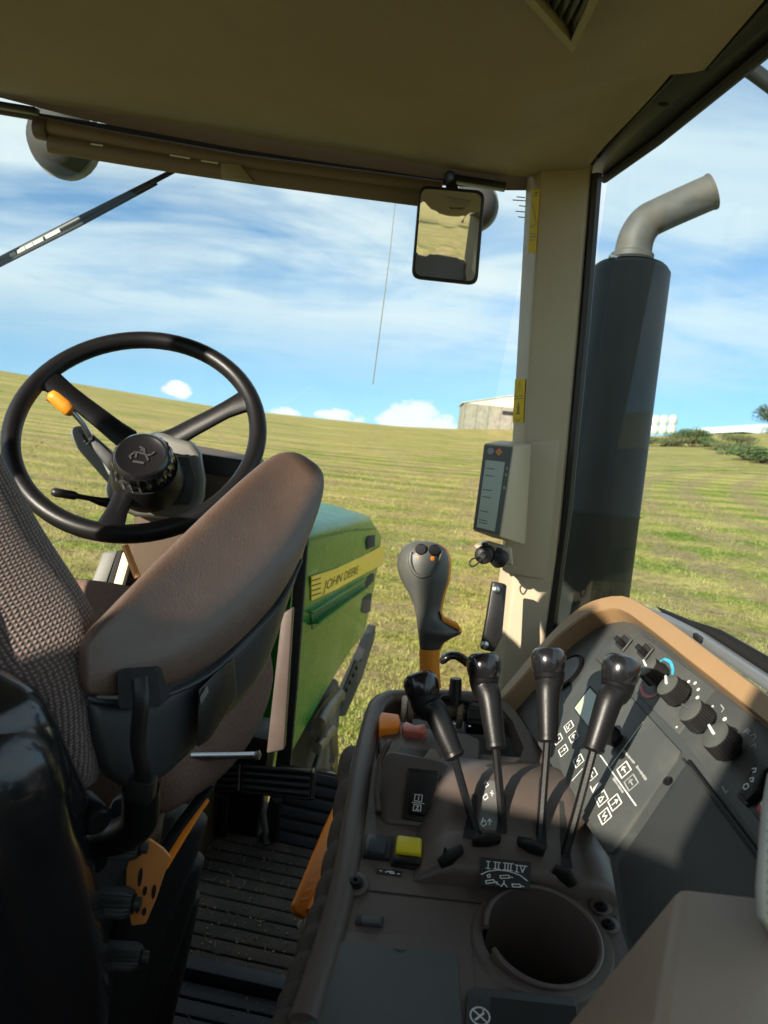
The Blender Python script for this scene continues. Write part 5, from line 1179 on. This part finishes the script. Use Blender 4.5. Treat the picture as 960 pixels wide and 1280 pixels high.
for v0 in (0.28, 0.36, 0.52, 0.60, 0.76, 0.86, 0.89): mk.ribbon([fq(0.22, v0, 0.75, v0, .0046)[0], fq(0.22, v0, 0.5, v0, .0046)[1]], mpn.n, 0.0012)
part('screen_digits', mk, 'black_print', bz, smooth=0, normals=False)
c1 = fq(0.28, 0.085, 0.3, 0.09, 0.0035)[0]; part('round_badge', MB().lathe(c1, mpn.n, [(0.0065, 0), (0.0065, 0.001), (0.0003, 0.001)], 18), 'grey_print', bz)
c1 = fq(0.55, 0.085, 0.57, 0.09, 0.0035)[0]; e1 = (f4[1]-f4[0]).normalized(); e2 = mpn.n.cross(e1)
part('diamond_badge', MB().prism([c1+e1*.0075, c1+e2*.0075, c1-e1*.0075, c1-e2*.0075], mpn.n, 0.0008), 'orange_paint', bz, smooth=0)
for v0 in (0.24, 0.31, 0.45): part('key', MB().prism(fq(0.86, v0, 0.93, v0+0.03, 0.0042), mpn.n, 0.003), 'grey_print', bz, bevel=0.0006)
# sockets
so_ = thing('power_socket', 'pair of black capped power sockets under the pillar monitor', 'socket', D(613, 705, 1.38))
part('mount', MB().prism([D(594, 683, 1.40), D(610, 676, 1.40), D(640, 684, 1.39), D(642, 708, 1.39), D(612, 704, 1.40)], -CF, 0.04), 'beige', so_, bevel=0.005, seg=3)
for px, py, rr in ((606, 693, .0155), (624, 698.5, .0145)):
    c_ = D(px, py, 1.36); ax = V((-0.25, -1, 0.1)).normalized()
    k = part('socket_cap', MB().lathe(c_-ax*0.03, ax, [(rr, 0), (rr, 0.03), (rr*1.12, 0.031), (rr*1.12, 0.042), (rr*0.9, 0.045), (rr*0.4, 0.046), (rr*0.35, 0.05), (0.0005, 0.05)], 22), 'black', so_)
    part('cap_ear', MB().box(c_+CU*rr*1.1, (0.012, 0.006, 0.01)), 'black', k, bevel=0.002)
part('cap_loop', MB().tube(spline([D(602, 700, 1.345), D(592, 708, 1.34), D(587, 705, 1.34), D(590, 699, 1.345), D(601, 696, 1.345)], 4), 0.0016, 6), 'black', so_)
# black bracket on the lower pillar
bk = thing('pillar_bracket', 'narrow black bracket with two screws low on the pillar', 'bracket', D(620, 815, 1.41))
part('plate', MB().prism([D(616, 727, 1.38), D(634, 731, 1.38), D(628, 795, 1.38), D(618, 816, 1.38), D(601, 812, 1.38), D(608, 775, 1.38)], -CF, 0.02), 'black', bk, bevel=0.004)
for px, py in ((620, 737), (606, 806)): part('screw', MB().lathe(D(px, py, 1.378), -CF, [(0.007, -0.002), (0.007, 0.004), (0.004, 0.006), (0.0005, 0.006)], 14), 'steel', bk)

# ================================================================== steering wheel and column
wc = V((-0.472, 1.123, 0.970)); wn = V((0.081, -0.735, 0.673)).normalized()
wx = wn.cross(Z_).normalized(); wx = wx if wx.x > 0 else -wx; wy = wn.cross(wx); wy = wy if wy.z > 0 else -wy
sw_ = thing('steering_wheel', 'black three spoke steering wheel with round knurled hub', 'steering wheel', wc - wn*0.09)
RR = 0.190
def wpt(a, r, h=0.0): return wc + wx*cos(a)*r + wy*sin(a)*r + wn*h
rings_ = []
for k in range(72):
    a = 2*pi*k/72; c = wpt(a, RR); o_ = (wx*cos(a)+wy*sin(a))
    rings_.append([c + o_*0.0145*cos(2*pi*j/14) + wn*0.0150*sin(2*pi*j/14) for j in range(14)])
mb = MB(); mb.loft(rings_ + [rings_[0]], cap=False); part('rim', mb, 'black_satin', sw_, smooth=80)
def ang_of(px, py):
    pl = Plane(wn, wc); q = pl.at(px, py)-wc; return atan2(q.dot(wy), q.dot(wx))
hubc = wc - wn*0.050
for px, py in ((58, 472), (318, 497), (138, 655)):
    a = ang_of(px, py); o_ = wx*cos(a)+wy*sin(a); tdir = wn.cross(o_)
    prof_ = [(RR-0.004, 0.0, 0.026, 0.008), (RR-0.018, -0.004, 0.019, 0.008), (RR-0.045, -0.012, 0.0155, 0.0075), (0.12, -0.022, 0.0155, 0.0075), (0.085, -0.035, 0.0165, 0.008), (0.055, -0.048, 0.018, 0.009), (0.03, -0.055, 0.02, 0.009)]
    rg = []
    for r_, h_, w_, t_ in prof_:
        c = wc + o_*r_ + wn*h_
        rg.append([c + tdir*w_*sx + wn*t_*sy for sx, sy in ((-1, -.5), (-.6, -1), (.6, -1), (1, -.5), (1, .4), (.62, 1), (-.62, 1), (-1, .4))])
    part('spoke', MB().loft(rg), 'black_satin', sw_, smooth=40)
ht = D(176, 566, 1.10); hb_ = ht - wn*0.09
hb = part('hub', MB().lathe(hb_, wn, [(0.055, 0.0), (0.057, 0.02), (0.052, 0.045), (0.0505, 0.05)], 36), 'black_satin', sw_, smooth=60)
part('knurled_ring', MB().lathe(hb_, wn, [(0.044, 0.046), (0.0475, 0.05, 1), (0.0475, 0.074, 1), (0.044, 0.079)], 44, 1, 0.0035), 'black_gloss', hb, smooth=30)
part('cap', MB().lathe(hb_, wn, [(0.0445, 0.070), (0.0425, 0.082), (0.038, 0.086), (0.034, 0.0855), (0.032, 0.084), (0.0005, 0.0855)], 40), 'black_gloss', hb, smooth=40)
em = hb_ + wn*0.0868; E_ = lambda u, v: em + wx*u*0.021 + wy*v*0.021
mk = MB()
for ln in ([(-.55, .05), (-.2, .1), (.2, .05), (.5, -.05)], [(-.5, .05), (-.75, -.3), (-.6, -.5)], [(-.35, .0), (-.3, -.35)], [(.45, -.05), (.75, .15), (.85, .35)], [(.4, -.1), (.6, -.4)], [(.2, .1), (.1, .45), (-.25, .6)], [(.1, .35), (-.1, .35)]):
    mk.ribbon([E_(u, v) for u, v in ln], wn, 0.003)
mk.ribbon([E_(-.35, -.72), E_(.35, -.72)], wn, 0.004)
mat('emboss', (0.05, 0.05, 0.052), 0.25)
part('deer_emblem', mk, 'emboss', hb, smooth=0, normals=False)

col_ = thing('steering_column', 'grey steering column pod with side stalks and brown base', 'column', V((-0.45, 1.35, 0.0)))
# upper pod behind the hub
def pod(pix_f, d0, d1, shrink=1.0):
    c = V((sum(p[0] for p in pix_f)/len(pix_f), sum(p[1] for p in pix_f)/len(pix_f), 0))
    a = [D(x, y, d0) for x, y in pix_f]; b = [D(c.x+(x-c.x)*shrink, c.y+(y-c.y)*shrink, d1) for x, y in pix_f]
    return MB().loft([b, a])
part('cowl', pod([(133, 615), (141, 575), (150, 556), (200, 540), (240, 553), (250, 566), (256, 600), (254, 622), (244, 642), (230, 648), (170, 644), (140, 630)], 1.20, 1.36, 1.04), 'pod_grey', col_, bevel=0.010, seg=3)
part('cowl_face', pod([(140, 618), (146, 585), (160, 570), (236, 570), (246, 600), (238, 630), (170, 632)], 1.187, 1.205), 'panel_dark', col_, bevel=0.004)
part('pod_wing', pod([(86, 541), (92, 533), (104, 532), (150, 572), (160, 600), (146, 622), (135, 604), (96, 560)], 1.235, 1.33), 'pod_grey', col_, bevel=0.006, seg=3)
part('wing_face', pod([(97, 537), (106, 536), (148, 576), (146, 590), (138, 590)], 1.228, 1.24), 'panel_dark', col_, bevel=0.002)
fp_ = Plane(-CF, D(160, 605, 1.184))
part('symbol', pxr(fp_, [[(144, 612), (150, 613)], [(152, 613), (159, 612)], [(146, 602), (152, 603)]], 0.0, 0.003, MB()), 'white_print', col_, smooth=0, normals=False)
fp2 = Plane(-CF, D(112, 548, 1.226))
part('symbol', pxr(fp2, [[(105, 552), (112, 546)], [(108, 555), (114, 550)]], 0.0, 0.0022, MB()), 'white_print', col_, smooth=0, normals=False)
ol = part('shift_lever', MB().tube([D(112, 545, 1.215), D(104, 530, 1.20), D(88, 512, 1.19)], [0.0055, 0.0045, 0.0045], 10), 'steel', col_)
part('knob', MB().tube([D(91, 516, 1.19), D(88, 513, 1.19), D(82, 507, 1.188), D(70, 497, 1.185), D(65, 494, 1.184), D(63, 492, 1.184)], [0.008, 0.0120, 0.0128, 0.0128, 0.0122, 0.007], 18), 'orange_boot', ol, smooth=60, label='orange cylindrical lever knob')
part('lever_gate', MB().prism([D(102, 544, 1.224), D(112, 540, 1.224), D(118, 548, 1.224), D(108, 553, 1.224)], -CF, 0.006), 'dark_gap', col_, smooth=0)
stk = part('stalk', MB().tube([D(140, 629, 1.22), D(126, 627, 1.21), D(112, 623, 1.20), D(96, 620, 1.195)], [0.010, 0.0075, 0.0045, 0.0045], 12), 'black_satin', col_)
part('stalk_grip', MB().tube([D(97, 620.5, 1.195), D(93, 619.5, 1.194), D(70, 615.5, 1.185), D(66, 614.5, 1.184), D(64.5, 614, 1.184)], [0.005, 0.0075, 0.0078, 0.0065, 0.003], 12), 'black', stk, smooth=60)
# instrument hood and brown base behind
part('dash_hood', pod([(222, 566), (250, 566), (305, 574), (318, 590), (300, 606), (248, 606), (230, 590)], 1.36, 1.46), 'black', col_, bevel=0.006)
part('dash_body', MB().loft([[V((-0.60, 1.30, 0.0)), V((-0.33, 1.30, 0.0)), V((-0.33, 1.53, 0.0)), V((-0.60, 1.53, 0.0))], [V((-0.58, 1.33, 0.55)), V((-0.34, 1.33, 0.55)), V((-0.34, 1.53, 0.55)), V((-0.58, 1.53, 0.55))], [V((-0.53, 1.30, 0.88)), V((-0.345, 1.30, 0.88)), V((-0.345, 1.52, 0.90)), V((-0.53, 1.52, 0.90))]]), 'brown_tan', col_, bevel=0.02, seg=3)
part('trim_strip', MB().prism([D(128, 690, 1.42), D(147, 688, 1.42), D(126, 748, 1.40), D(108, 742, 1.40)], -CF, 0.02), 'pod_grey', col_, bevel=0.004)
part('trim_strip', MB().prism([D(147, 688, 1.415), D(153, 688, 1.415), D(136, 748, 1.40), D(128, 748, 1.40)], -CF, 0.02), 'dark_gap', col_, bevel=0.002)
part('trim_strip', MB().prism([D(153, 690, 1.41), D(165, 690, 1.41), D(147, 752, 1.39), D(136, 748, 1.39)], -CF, 0.02), 'cream', col_, bevel=0.003)
part('trim_rod', MB().tube([D(156, 682, 1.28), D(172, 722, 1.27)], 0.006, 8), 'orange_paint', col_)
part('side_panel', MB().prism([D(352, 768, 1.50), D(366, 760, 1.50), D(355, 938, 1.54), D(333, 942, 1.54)], -CF, 0.03), 'brown', col_, bevel=0.004)

# ================================================================== driver's seat
seat = thing('driver_seat', 'woven brown driver seat with black shell and padded right armrest', 'seat', V((-0.48, 0.62, 0.0)))
def patch(rings, name, material, parent, sub=2, uvs=True, cap=True, label=None):
    mb = MB().loft(rings, closed=True, cap=cap); o = part(name, mb, material, parent, smooth=180, sub=sub, label=label, normals=True)
    return o
def uv_by(o, fu, fv, scale=1.0):
    me = o.data; uvl = me.uv_layers.new(name='UVMap')
    for lp in me.loops:
        p = me.vertices[lp.vertex_index].co; uvl.data[lp.index].uv = (fu.dot(p)*scale, fv.dot(p)*scale)
# backrest cushion: levels from above the picture down to the seat
lev = [((-75, 440), (-190, 590), .685, .565), ((0, 553), (-110, 690), .675, .56), ((45, 643), (-60, 780), .665, .555), ((95, 716), (-10, 838), .655, .55), ((131, 773), (32, 852), .645, .55), ((126, 830), (56, 885), .635, .555), ((122, 885), (72, 925), .63, .565), ((130, 945), (92, 968), .63, .585), ((122, 1003), (106, 1004), .64, .61)]
rings_ = []
for f, b, df, db in lev:
    Ff = D(*f, df); Bb = D(*b, db); M1 = lerp(Ff, Bb, .3); M2 = lerp(Ff, Bb, .68); nrm = (Bb-Ff).cross(Z_).normalized(); nrm = nrm if nrm.x > 0 else -nrm
    w_ = (Ff-Bb).length
    rings_.append([Ff + V((-0.34, 0.01, 0)), Ff + V((-0.12, 0.03, 0)), Ff + V((-0.02, 0.012, 0)), Ff, M1 + nrm*w_*0.17, M2 + nrm*w_*0.16, Bb, Bb + V((-0.06, -0.02, 0)), Bb + V((-0.42, -0.02, 0))])
bc = patch(rings_, 'back_cushion', 'weave', seat)
uv_by(bc, V((0.25, 0.62, 0.0)), V((-0.3, -0.1, 1.0)), 6.0)
# moulded black shell behind the cushion
sh = [((-190, 600), .555), ((-110, 700), .55), ((-60, 790), .545), ((-8, 842), .54), ((36, 856), .54), ((60, 893), .55), ((76, 935), .56), ((98, 985), .585), ((122, 1030), .61)]
rings_ = []
for (px, py), d in sh:
    E0 = D(px, py, d)
    rings_.append([E0 + V((0.004, 0.02, 0)), E0 + V((0.010, -0.01, 0)), E0 + V((0.0, -0.06, 0)), E0 + V((-0.05, -0.10, -0.01)), E0 + V((-0.20, -0.12, -0.01)), E0 + V((-0.45, -0.10, 0)), E0 + V((-0.45, 0.02, 0)), E0 + V((-0.2, 0.03, 0))])
patch(rings_, 'back_shell', 'black_gloss', seat)
# lower back frame of the suspension, black, down to the floor
fr_ = [(D(40, 880, .50), 0.16), (D(70, 985, .53), 0.16), (D(95, 1080, .58), 0.16), (D(120, 1180, .64), 0.17), (D(140, 1290, .70), 0.18), (V((-0.22, 0.56, 0.10)), 0.2)]
rings_ = [[p + V((0.0, 0.03, 0)), p + V((0.012, -0.03, 0)), p + V((-0.03, -0.10, 0)), p + V((-0.40, -0.10, 0)), p + V((-0.40, 0.08, 0)), p + V((-0.03, 0.07, 0))] for p, w in fr_]
patch(rings_, 'rear_frame', 'black_gloss', seat, sub=1)
# seat cushion: side of the squab seen under the armrest
sec = [((178, 1000), (214, 1030), .76), ((215, 965), (232, 1012), .80), ((262, 930), (280, 985), .86), ((305, 885), (316, 942), .92), ((325, 850), (337, 890), .97), ((333, 805), (340, 842), 1.0)]
rings_ = []
for t0, b0, d in sec:
    Tt = D(*t0, d) + V((0, 0, 0.05)); Bt = D(*b0, d); m_ = (Tt+Bt)*0.5 + V((0.014, -0.008, 0))
    rings_.append([Tt + V((-0.42, 0.05, 0.01)), Tt + V((-0.10, 0.01, 0.012)), Tt, m_, Bt, Bt + V((-0.05, 0.0, -0.02)), Bt + V((-0.42, 0.05, -0.03))])
patch(rings_, 'seat_cushion', 'fabric_plain', seat)
# seat pan edge and frame under the cushion
part('pan_edge', MB().tube([D(198, 1072, .76), D(222, 1035, .80), D(250, 998, .85), D(262, 985, .87)], [(0.007, 0.005)]*4, 8, up=Z_), 'black_satin', seat)
part('pan_stripe', MB().tube([D(203, 1084, .76), D(226, 1046, .80), D(246, 1014, .84), D(256, 1000, .86)], [(0.006, 0.004)]*4, 8, up=Z_), 'orange', seat, label='orange edge of the seat frame')
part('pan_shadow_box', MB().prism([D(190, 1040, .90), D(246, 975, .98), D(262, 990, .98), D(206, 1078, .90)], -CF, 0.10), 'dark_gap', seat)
op = Plane(-CF, D(185, 1110, .705))
plate = [(183+(x-183)*1.25, 1100+(y-1100)*1.15) for x, y in [(172, 1060), (186, 1056), (199, 1066), (207, 1076), (200, 1096), (192, 1122), (182, 1148), (168, 1150), (162, 1120), (163, 1088)]]
ob_ = part('slide_bracket', MB().prism([op.at(x, y) for x, y in plate], op.n, 0.004), 'orange_paint', seat, bevel=0.001, label='worn orange steel slide bracket with slots')
part('upper_bracket', MB().prism([D(178, 1050, .79), D(187, 1010, .80), D(200, 1004, .80), D(202, 1012, .80), D(194, 1064, .80)], -CF, 0.02), 'brown_box', seat, bevel=0.003)
for x, y, h in ((175, 1097, 12), (181, 1114, 6), (192, 1115, 9), (172, 1134, 8), (180, 1140, 5)):
    part('slot', MB().prism([op.at(x + 2.6*cos(a) - h*0.35*sin(a)*0.35, y + h*sin(a), 0.0012) for a in [2*pi*k/12 for k in range(12)]], op.n, 0.003), 'dark_gap', ob_, smooth=0)
part('arm_hinge', MB().tube(spline([D(176, 985, .64), D(176, 1010, .65), D(172, 1030, .66), D(150, 1045, .67), D(125, 1050, .68), D(112, 1075, .69)], 4), 0.0165, 12), 'black_satin', seat, smooth=70)
part('bracket_plate', MB().prism([D(140, 1000, .70), D(166, 992, .70), D(180, 1000, .70), D(150, 1050, .70), D(118, 1048, .70)], -CF, 0.02), 'dark_shell', seat, bevel=0.003)
for px, py, rr, dd in ((150, 1058, .012, .69), (141, 1128, .014, .68), (152, 1195, .013, .71)):
    c_ = D(px, py, dd); ax = V((0.97, 0.15, 0.05)).normalized()
    k = part('adjuster_knob', MB().lathe(c_, ax, [(rr, -0.02, 1), (rr, 0.012, 1), (rr*0.8, 0.018), (rr*0.45, 0.019), (rr*0.42, 0.026), (0.001, 0.026)], 40, 1, 0.002), 'panel_dark', seat, smooth=30)
    part('washer', MB().lathe(c_, ax, [(rr*0.6, 0.0175), (rr*0.62, 0.0205), (rr*0.4, 0.0205)], 20), 'black_satin', k)
part('shaft', MB().tube([D(108, 1080, .66), D(98, 1120, .66), D(94, 1160, .66)], [0.008, 0.009, 0.006], 10), 'steel', seat)
part('adjuster_knob', MB().lathe(D(116, 1020, .62), V((0.8, -0.6, 0)), [(0.013, -0.02), (0.013, 0.008), (0.01, 0.012), (0.001, 0.012)], 20), 'black_satin', seat)
part('clip', MB().box(D(82, 1196, .6), (0.010, 0.004, 0.003)), 'steel', seat, bevel=0.0005)
# suspension bellows: stacked rubber folds
folds = [([(257, 1020), (245, 1062), (222, 1120), (190, 1200), (158, 1290), (140, 1350)], .90, .034), ([(253, 1072), (244, 1110), (228, 1165), (205, 1232), (184, 1300), (170, 1360)], .93, .031), ([(248, 1118), (240, 1160), (228, 1215), (214, 1275), (204, 1330)], .96, .029)]
for pix, d, rr in folds:
    p_ = spline([D(x, y, d) + V((-rr*0.9, 0, 0)) for x, y in pix], 5)
    part('suspension_bellows', MB().tube(p_, [rr*0.6]+[rr]*(len(p_)-1), 16), 'rubber', seat, smooth=70)
    part('fold_edge', MB().tube([q + V((rr*0.72, -0.006, -rr*0.72)) for q in p_], 0.003, 6), 'bellows', seat)
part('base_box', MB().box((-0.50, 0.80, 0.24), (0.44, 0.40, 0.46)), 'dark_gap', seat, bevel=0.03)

# ---- armrest of the seat (part of the seat, with its own pieces)
secs = [((112, 797), (110, 868), .585), ((122, 781), (122, 872), .592), ((138, 762), (155, 873), .61), ((162, 730), (205, 866), .645), ((205, 686), (262, 840), .70), ((250, 641), (308, 797), .76), ((290, 604), (350, 752), .82), ((318, 580), (377, 697), .865), ((338, 567), (399, 642), .90), ((354, 563), (406, 614), .915), ((372, 565), (406, 592), .925)]
rings_ = []; rb_ = []
axd = (D(338, 567, .90)-D(122, 781, .592)).normalized()
for i, (l, r, d) in enumerate(secs):
    Lp = D(*l, d); Rp = D(*r, d-0.004); ac = Rp-Lp; w_ = ac.length; nrm = axd.cross(ac).normalized()
    nrm = nrm if nrm.dot(C-Lp) > 0 else -nrm
    e = 1.0 if 1 < i < len(secs)-2 else (0.8 if i in (1, len(secs)-2) else 0.45)
    rings_.append([Lp, lerp(Lp, Rp, .06) + nrm*w_*.075*e, lerp(Lp, Rp, .30) + nrm*w_*.105*e, lerp(Lp, Rp, .56) + nrm*w_*.165*e, lerp(Lp, Rp, .72) + nrm*w_*.175*e, lerp(Lp, Rp, .95) + nrm*w_*.085*e, Rp, lerp(Lp, Rp, .9) - nrm*0.02*e, lerp(Lp, Rp, .15) - nrm*0.03*e])
c0 = sum((p for p in rings_[0]), V((0, 0, 0)))/9; c1 = sum((p for p in rings_[-1]), V((0, 0, 0)))/9
rings_ = [[lerp(c0, p, .6) - axd*0.004 for p in rings_[0]]] + rings_ + [[lerp(c1, p, .35) + axd*0.005 for p in rings_[-1]]]
arm = patch(rings_, 'armrest_pad', 'vinyl', seat, sub=2)
low_ = [((108, 872), (118, 945), .585), ((122, 876), (140, 985), .592), ((155, 877), (172, 997), .61), ((205, 870), (206, 985), .645), ((262, 843), (250, 932), .70), ((308, 800), (300, 886), .76), ((350, 756), (334, 850), .82), ((377, 700), (356, 758), .865), ((393, 645), (385, 690), .90)]
rings_ = []
for t0, b0, d in low_:
    Tt = D(*t0, d+0.002); Bt = D(*b0, d+0.022); m_ = lerp(Tt, Bt, .45) + (C-Tt).normalized()*0.010
    rings_.append([Tt + V((-0.045, 0.02, 0.0)), Tt, Tt + (C-Tt).normalized()*0.004 + (Bt-Tt)*0.06, m_, lerp(Tt, Bt, .85) + (C-Tt).normalized()*0.006, Bt, Bt + V((-0.04, 0.02, 0.005))])
patch(rings_, 'armrest_shell', 'dark_shell', seat, sub=1)
lipp = spline([D(x, y, d-0.004) for (x, y), _, d in low_[:8]], 4); part('shell_lip', MB().tube(lipp, 0.0022, 8), 'dark_shell', seat, smooth=70)
# latch strap over a dark plate that stands in for the shaded slot
lq = Plane(-CF, D(172, 860, .5835))
part('latch_shade_plate', MB().prism(rrect([D(147, 838, .588), D(196, 836, .617), D(202, 884, .619), D(148, 886, .588)], 0.005), lq.n, 0.03), 'dark_gap', seat, smooth=0)
stp = spline([D(174, 848, .578), D(176, 880, .572), D(172, 930, .578), D(178, 965, .585), D(178, 990, .60)], 4)
part('latch_strap', MB().tube(stp, [(0.0068, 0.003)]*len(stp), 10, up=-CF), 'black', seat, smooth=60)
part('latch_foot', MB().box(D(177, 985, .597), (0.022, 0.018, 0.022)), 'black', seat, bevel=0.004)
part('shell_recess', MB().prism([D(248, 862, .668), D(272, 838, .70), D(293, 822, .735), D(296, 872, .752), D(262, 925, .70), D(246, 935, .672)], (C-D(270, 880, .70)), 0.01), 'black', seat, bevel=0.004)
part('shell_clip', MB().prism([D(249, 872, .668), D(258, 858, .676), D(260, 866, .676), D(251, 882, .668)], -CF, 0.004), 'pod_grey', seat, bevel=0.001)
part('chrome_lever', MB().tube([D(236, 945, .80), D(318, 944, .86)], 0.0042, 10), 'steel', seat)
part('lever_tip', MB().lathe(D(320, 944, .86), CR, [(0.004, -0.002), (0.0055, 0.0), (0.0055, 0.004), (0.001, 0.006)], 12), 'steel', seat)

# ================================================================== floor: ribbed mat, pedals, orange strip
fm = thing('floor_mat', 'black ribbed rubber floor mat dusty with dry soil', 'mat', V((-0.2, 1.2, 0.0)))
part('base', MB().box((-0.20, 1.15, 0.004), (0.42, 0.94, 0.008)), 'rubber', fm)
y = 0.74; k = 0
while y < 1.50:
    raised = k in (10, ); w_ = 0.034
    o = part('rib', MB().box((-0.20, y, 0.012+(0.012 if raised else 0)), (0.40, w_-0.0045, 0.012+(0.02 if raised else 0)), (X_, Y_, Z_)), 'mat_blue' if y < 1.10 or raised else 'mat_dusty', fm, bevel=0.003)
    y += w_; k += 1
toe = thing('toe_board', 'blue black ribbed toe board sloping up under the pedals', 'toe board', V((-0.14, 1.52, 0.0)))
tdir_ = V((0, 0.52, 0.854)); tn_ = V((0, -0.854, 0.52)); t0 = V((-0.135, 1.475, 0.012))
part('board', MB().box(t0 + tdir_*0.085, (0.19, 0.175, 0.010), (X_, tdir_, tn_)), 'rubber', toe, bevel=0.003)
for k in range(6): part('rib', MB().box(t0 + tdir_*(0.014+k*0.028) + tn_*0.008 + X_*0.006, (0.165, 0.022, 0.010), (X_, tdir_, tn_)), 'mat_blue', toe, bevel=0.0025)
part('edge_post', MB().tube([D(326, 998, 1.72), D(334, 1056, 1.66)], 0.008, 8), 'pod_grey', toe)
solo('pedal_housing', MB().box((-0.37, 1.52, 0.13), (0.26, 0.10, 0.28)), 'black', 'plain black housing behind the pedals', 'housing', bevel=0.01)
for cs, lab in (([(303, 955), (393, 961), (390, 1000), (301, 990)], 'wide ribbed black pedal nearest the green hood'), ([(262, 955), (299, 957), (297, 990), (260, 988)], 'ribbed black pedal half hidden by the seat cushion')):
    P4 = [D(cs[0][0], cs[0][1], 1.62), D(cs[1][0], cs[1][1], 1.62), D(cs[2][0], cs[2][1], 1.58), D(cs[3][0], cs[3][1], 1.58)]
    pd_ = thing('pedal', lab, 'pedal', (P4[2]+P4[3])*0.5, 'floor pedals'); pq = through(P4[0], P4[1], P4[2])
    part('pad', MB().prism(P4, pq.n, 0.012), 'black', pd_, bevel=0.003)
    for k in range(4):
        v = 0.14+0.24*k; a = lerp(P4[0], P4[3], v); b = lerp(P4[1], P4[2], v); a, b = lerp(a, b, .03), lerp(a, b, .95)
        part('rib', MB().tube([a+pq.n*0.003, b+pq.n*0.003], [(0.006, 0.006)]*2, 8), 'black_satin', pd_)
    part('side_lip', MB().tube([P4[1]+pq.n*0.003, P4[2]+pq.n*0.003], 0.005, 8), 'black_satin', pd_)
    mid = (P4[2]+P4[3])*0.5; part('arm', MB().tube([mid-pq.n*0.02, mid + V((0, 0.03, -0.08)), mid + V((0, 0.06, -0.15))], 0.012, 8), 'black', pd_)
os_ = thing('orange_strip', 'bright orange notched plastic strip wedged beside the console', 'strip', D(380, 1150, 1.12))
P = lambda x, y, t_: D(x, y, lerp(1.10, 1.30, t_))
q4 = [P(367, 1132, 0), P(371, 1141, 0), P(383, 1146, 0), P(414, 1090, .45), P(419, 1042, .75), P(430, 995, 1), P(425, 995, 1), P(409, 1032, .75)]
opn = through(q4[0], q4[2], q4[5])
part('body', MB().prism([opn.at(*p) for p in ((367, 1130), (371, 1141), (383, 1147), (399, 1122), (417, 1085), (424, 1042), (432, 995), (426, 993), (408, 1032))], opn.n, 0.012), 'orange', os_, bevel=0.002)
part('ridge', MB().tube([opn.at(386, 1138, .003), opn.at(415, 1075, .003), opn.at(421, 1040, .003)], 0.0035, 8), 'orange', os_)
for k in range(7):
    t_ = 0.06+0.13*k; a = V((374, 1130, 0)).lerp(V((413, 1040, 0)), t_)
    part('notch', MB().ribbon([opn.at(a.x, a.y, .0007), opn.at(a.x+9-k*0.4, a.y-3, .0007)], opn.n, 0.0022), 'orange_paint', os_, smooth=0)
part('cream_backing', MB().prism([opn.at(x, y, -.004) for x, y in ((378, 1150), (383, 1162), (400, 1140), (415, 1105), (416, 1085), (390, 1135))], opn.n, 0.02), 'cream', os_, bevel=0.003)

# crumbs of soil and straw on the mat
mb = MB(); rnd = random.Random(11)
for k in range(420):
    x = rnd.uniform(-0.38, -0.03); y = rnd.gauss(1.22, 0.14)
    if not 0.78 < y < 1.46: continue
    p = V((x, y, 0.0195)); s_ = rnd.uniform(0.0008, 0.003)
    if rnd.random() < 0.22:
        d_ = V((rnd.gauss(0, 1), rnd.gauss(0, 1), 0)).normalized()*rnd.uniform(0.006, 0.02); mb.tube([p, p+d_+Z_*0.002], 0.0007, 4)
    else: mb.box(p, (s_*rnd.uniform(.8, 2), s_*rnd.uniform(.8, 2), s_), (V((cos(k), sin(k), 0)), V((-sin(k), cos(k), 0)), Z_))
mat('crumbs', (0.24, 0.19, 0.11), 0.9, var=0.4, vscale=40)
solo('soil_crumbs', mb, 'crumbs', 'crumbs of dry soil and straw on the floor mat', 'dirt', kind='stuff', smooth=0, normals=False)

for o_ in bpy.data.objects:
    if '_b' in o_: del o_['_b']
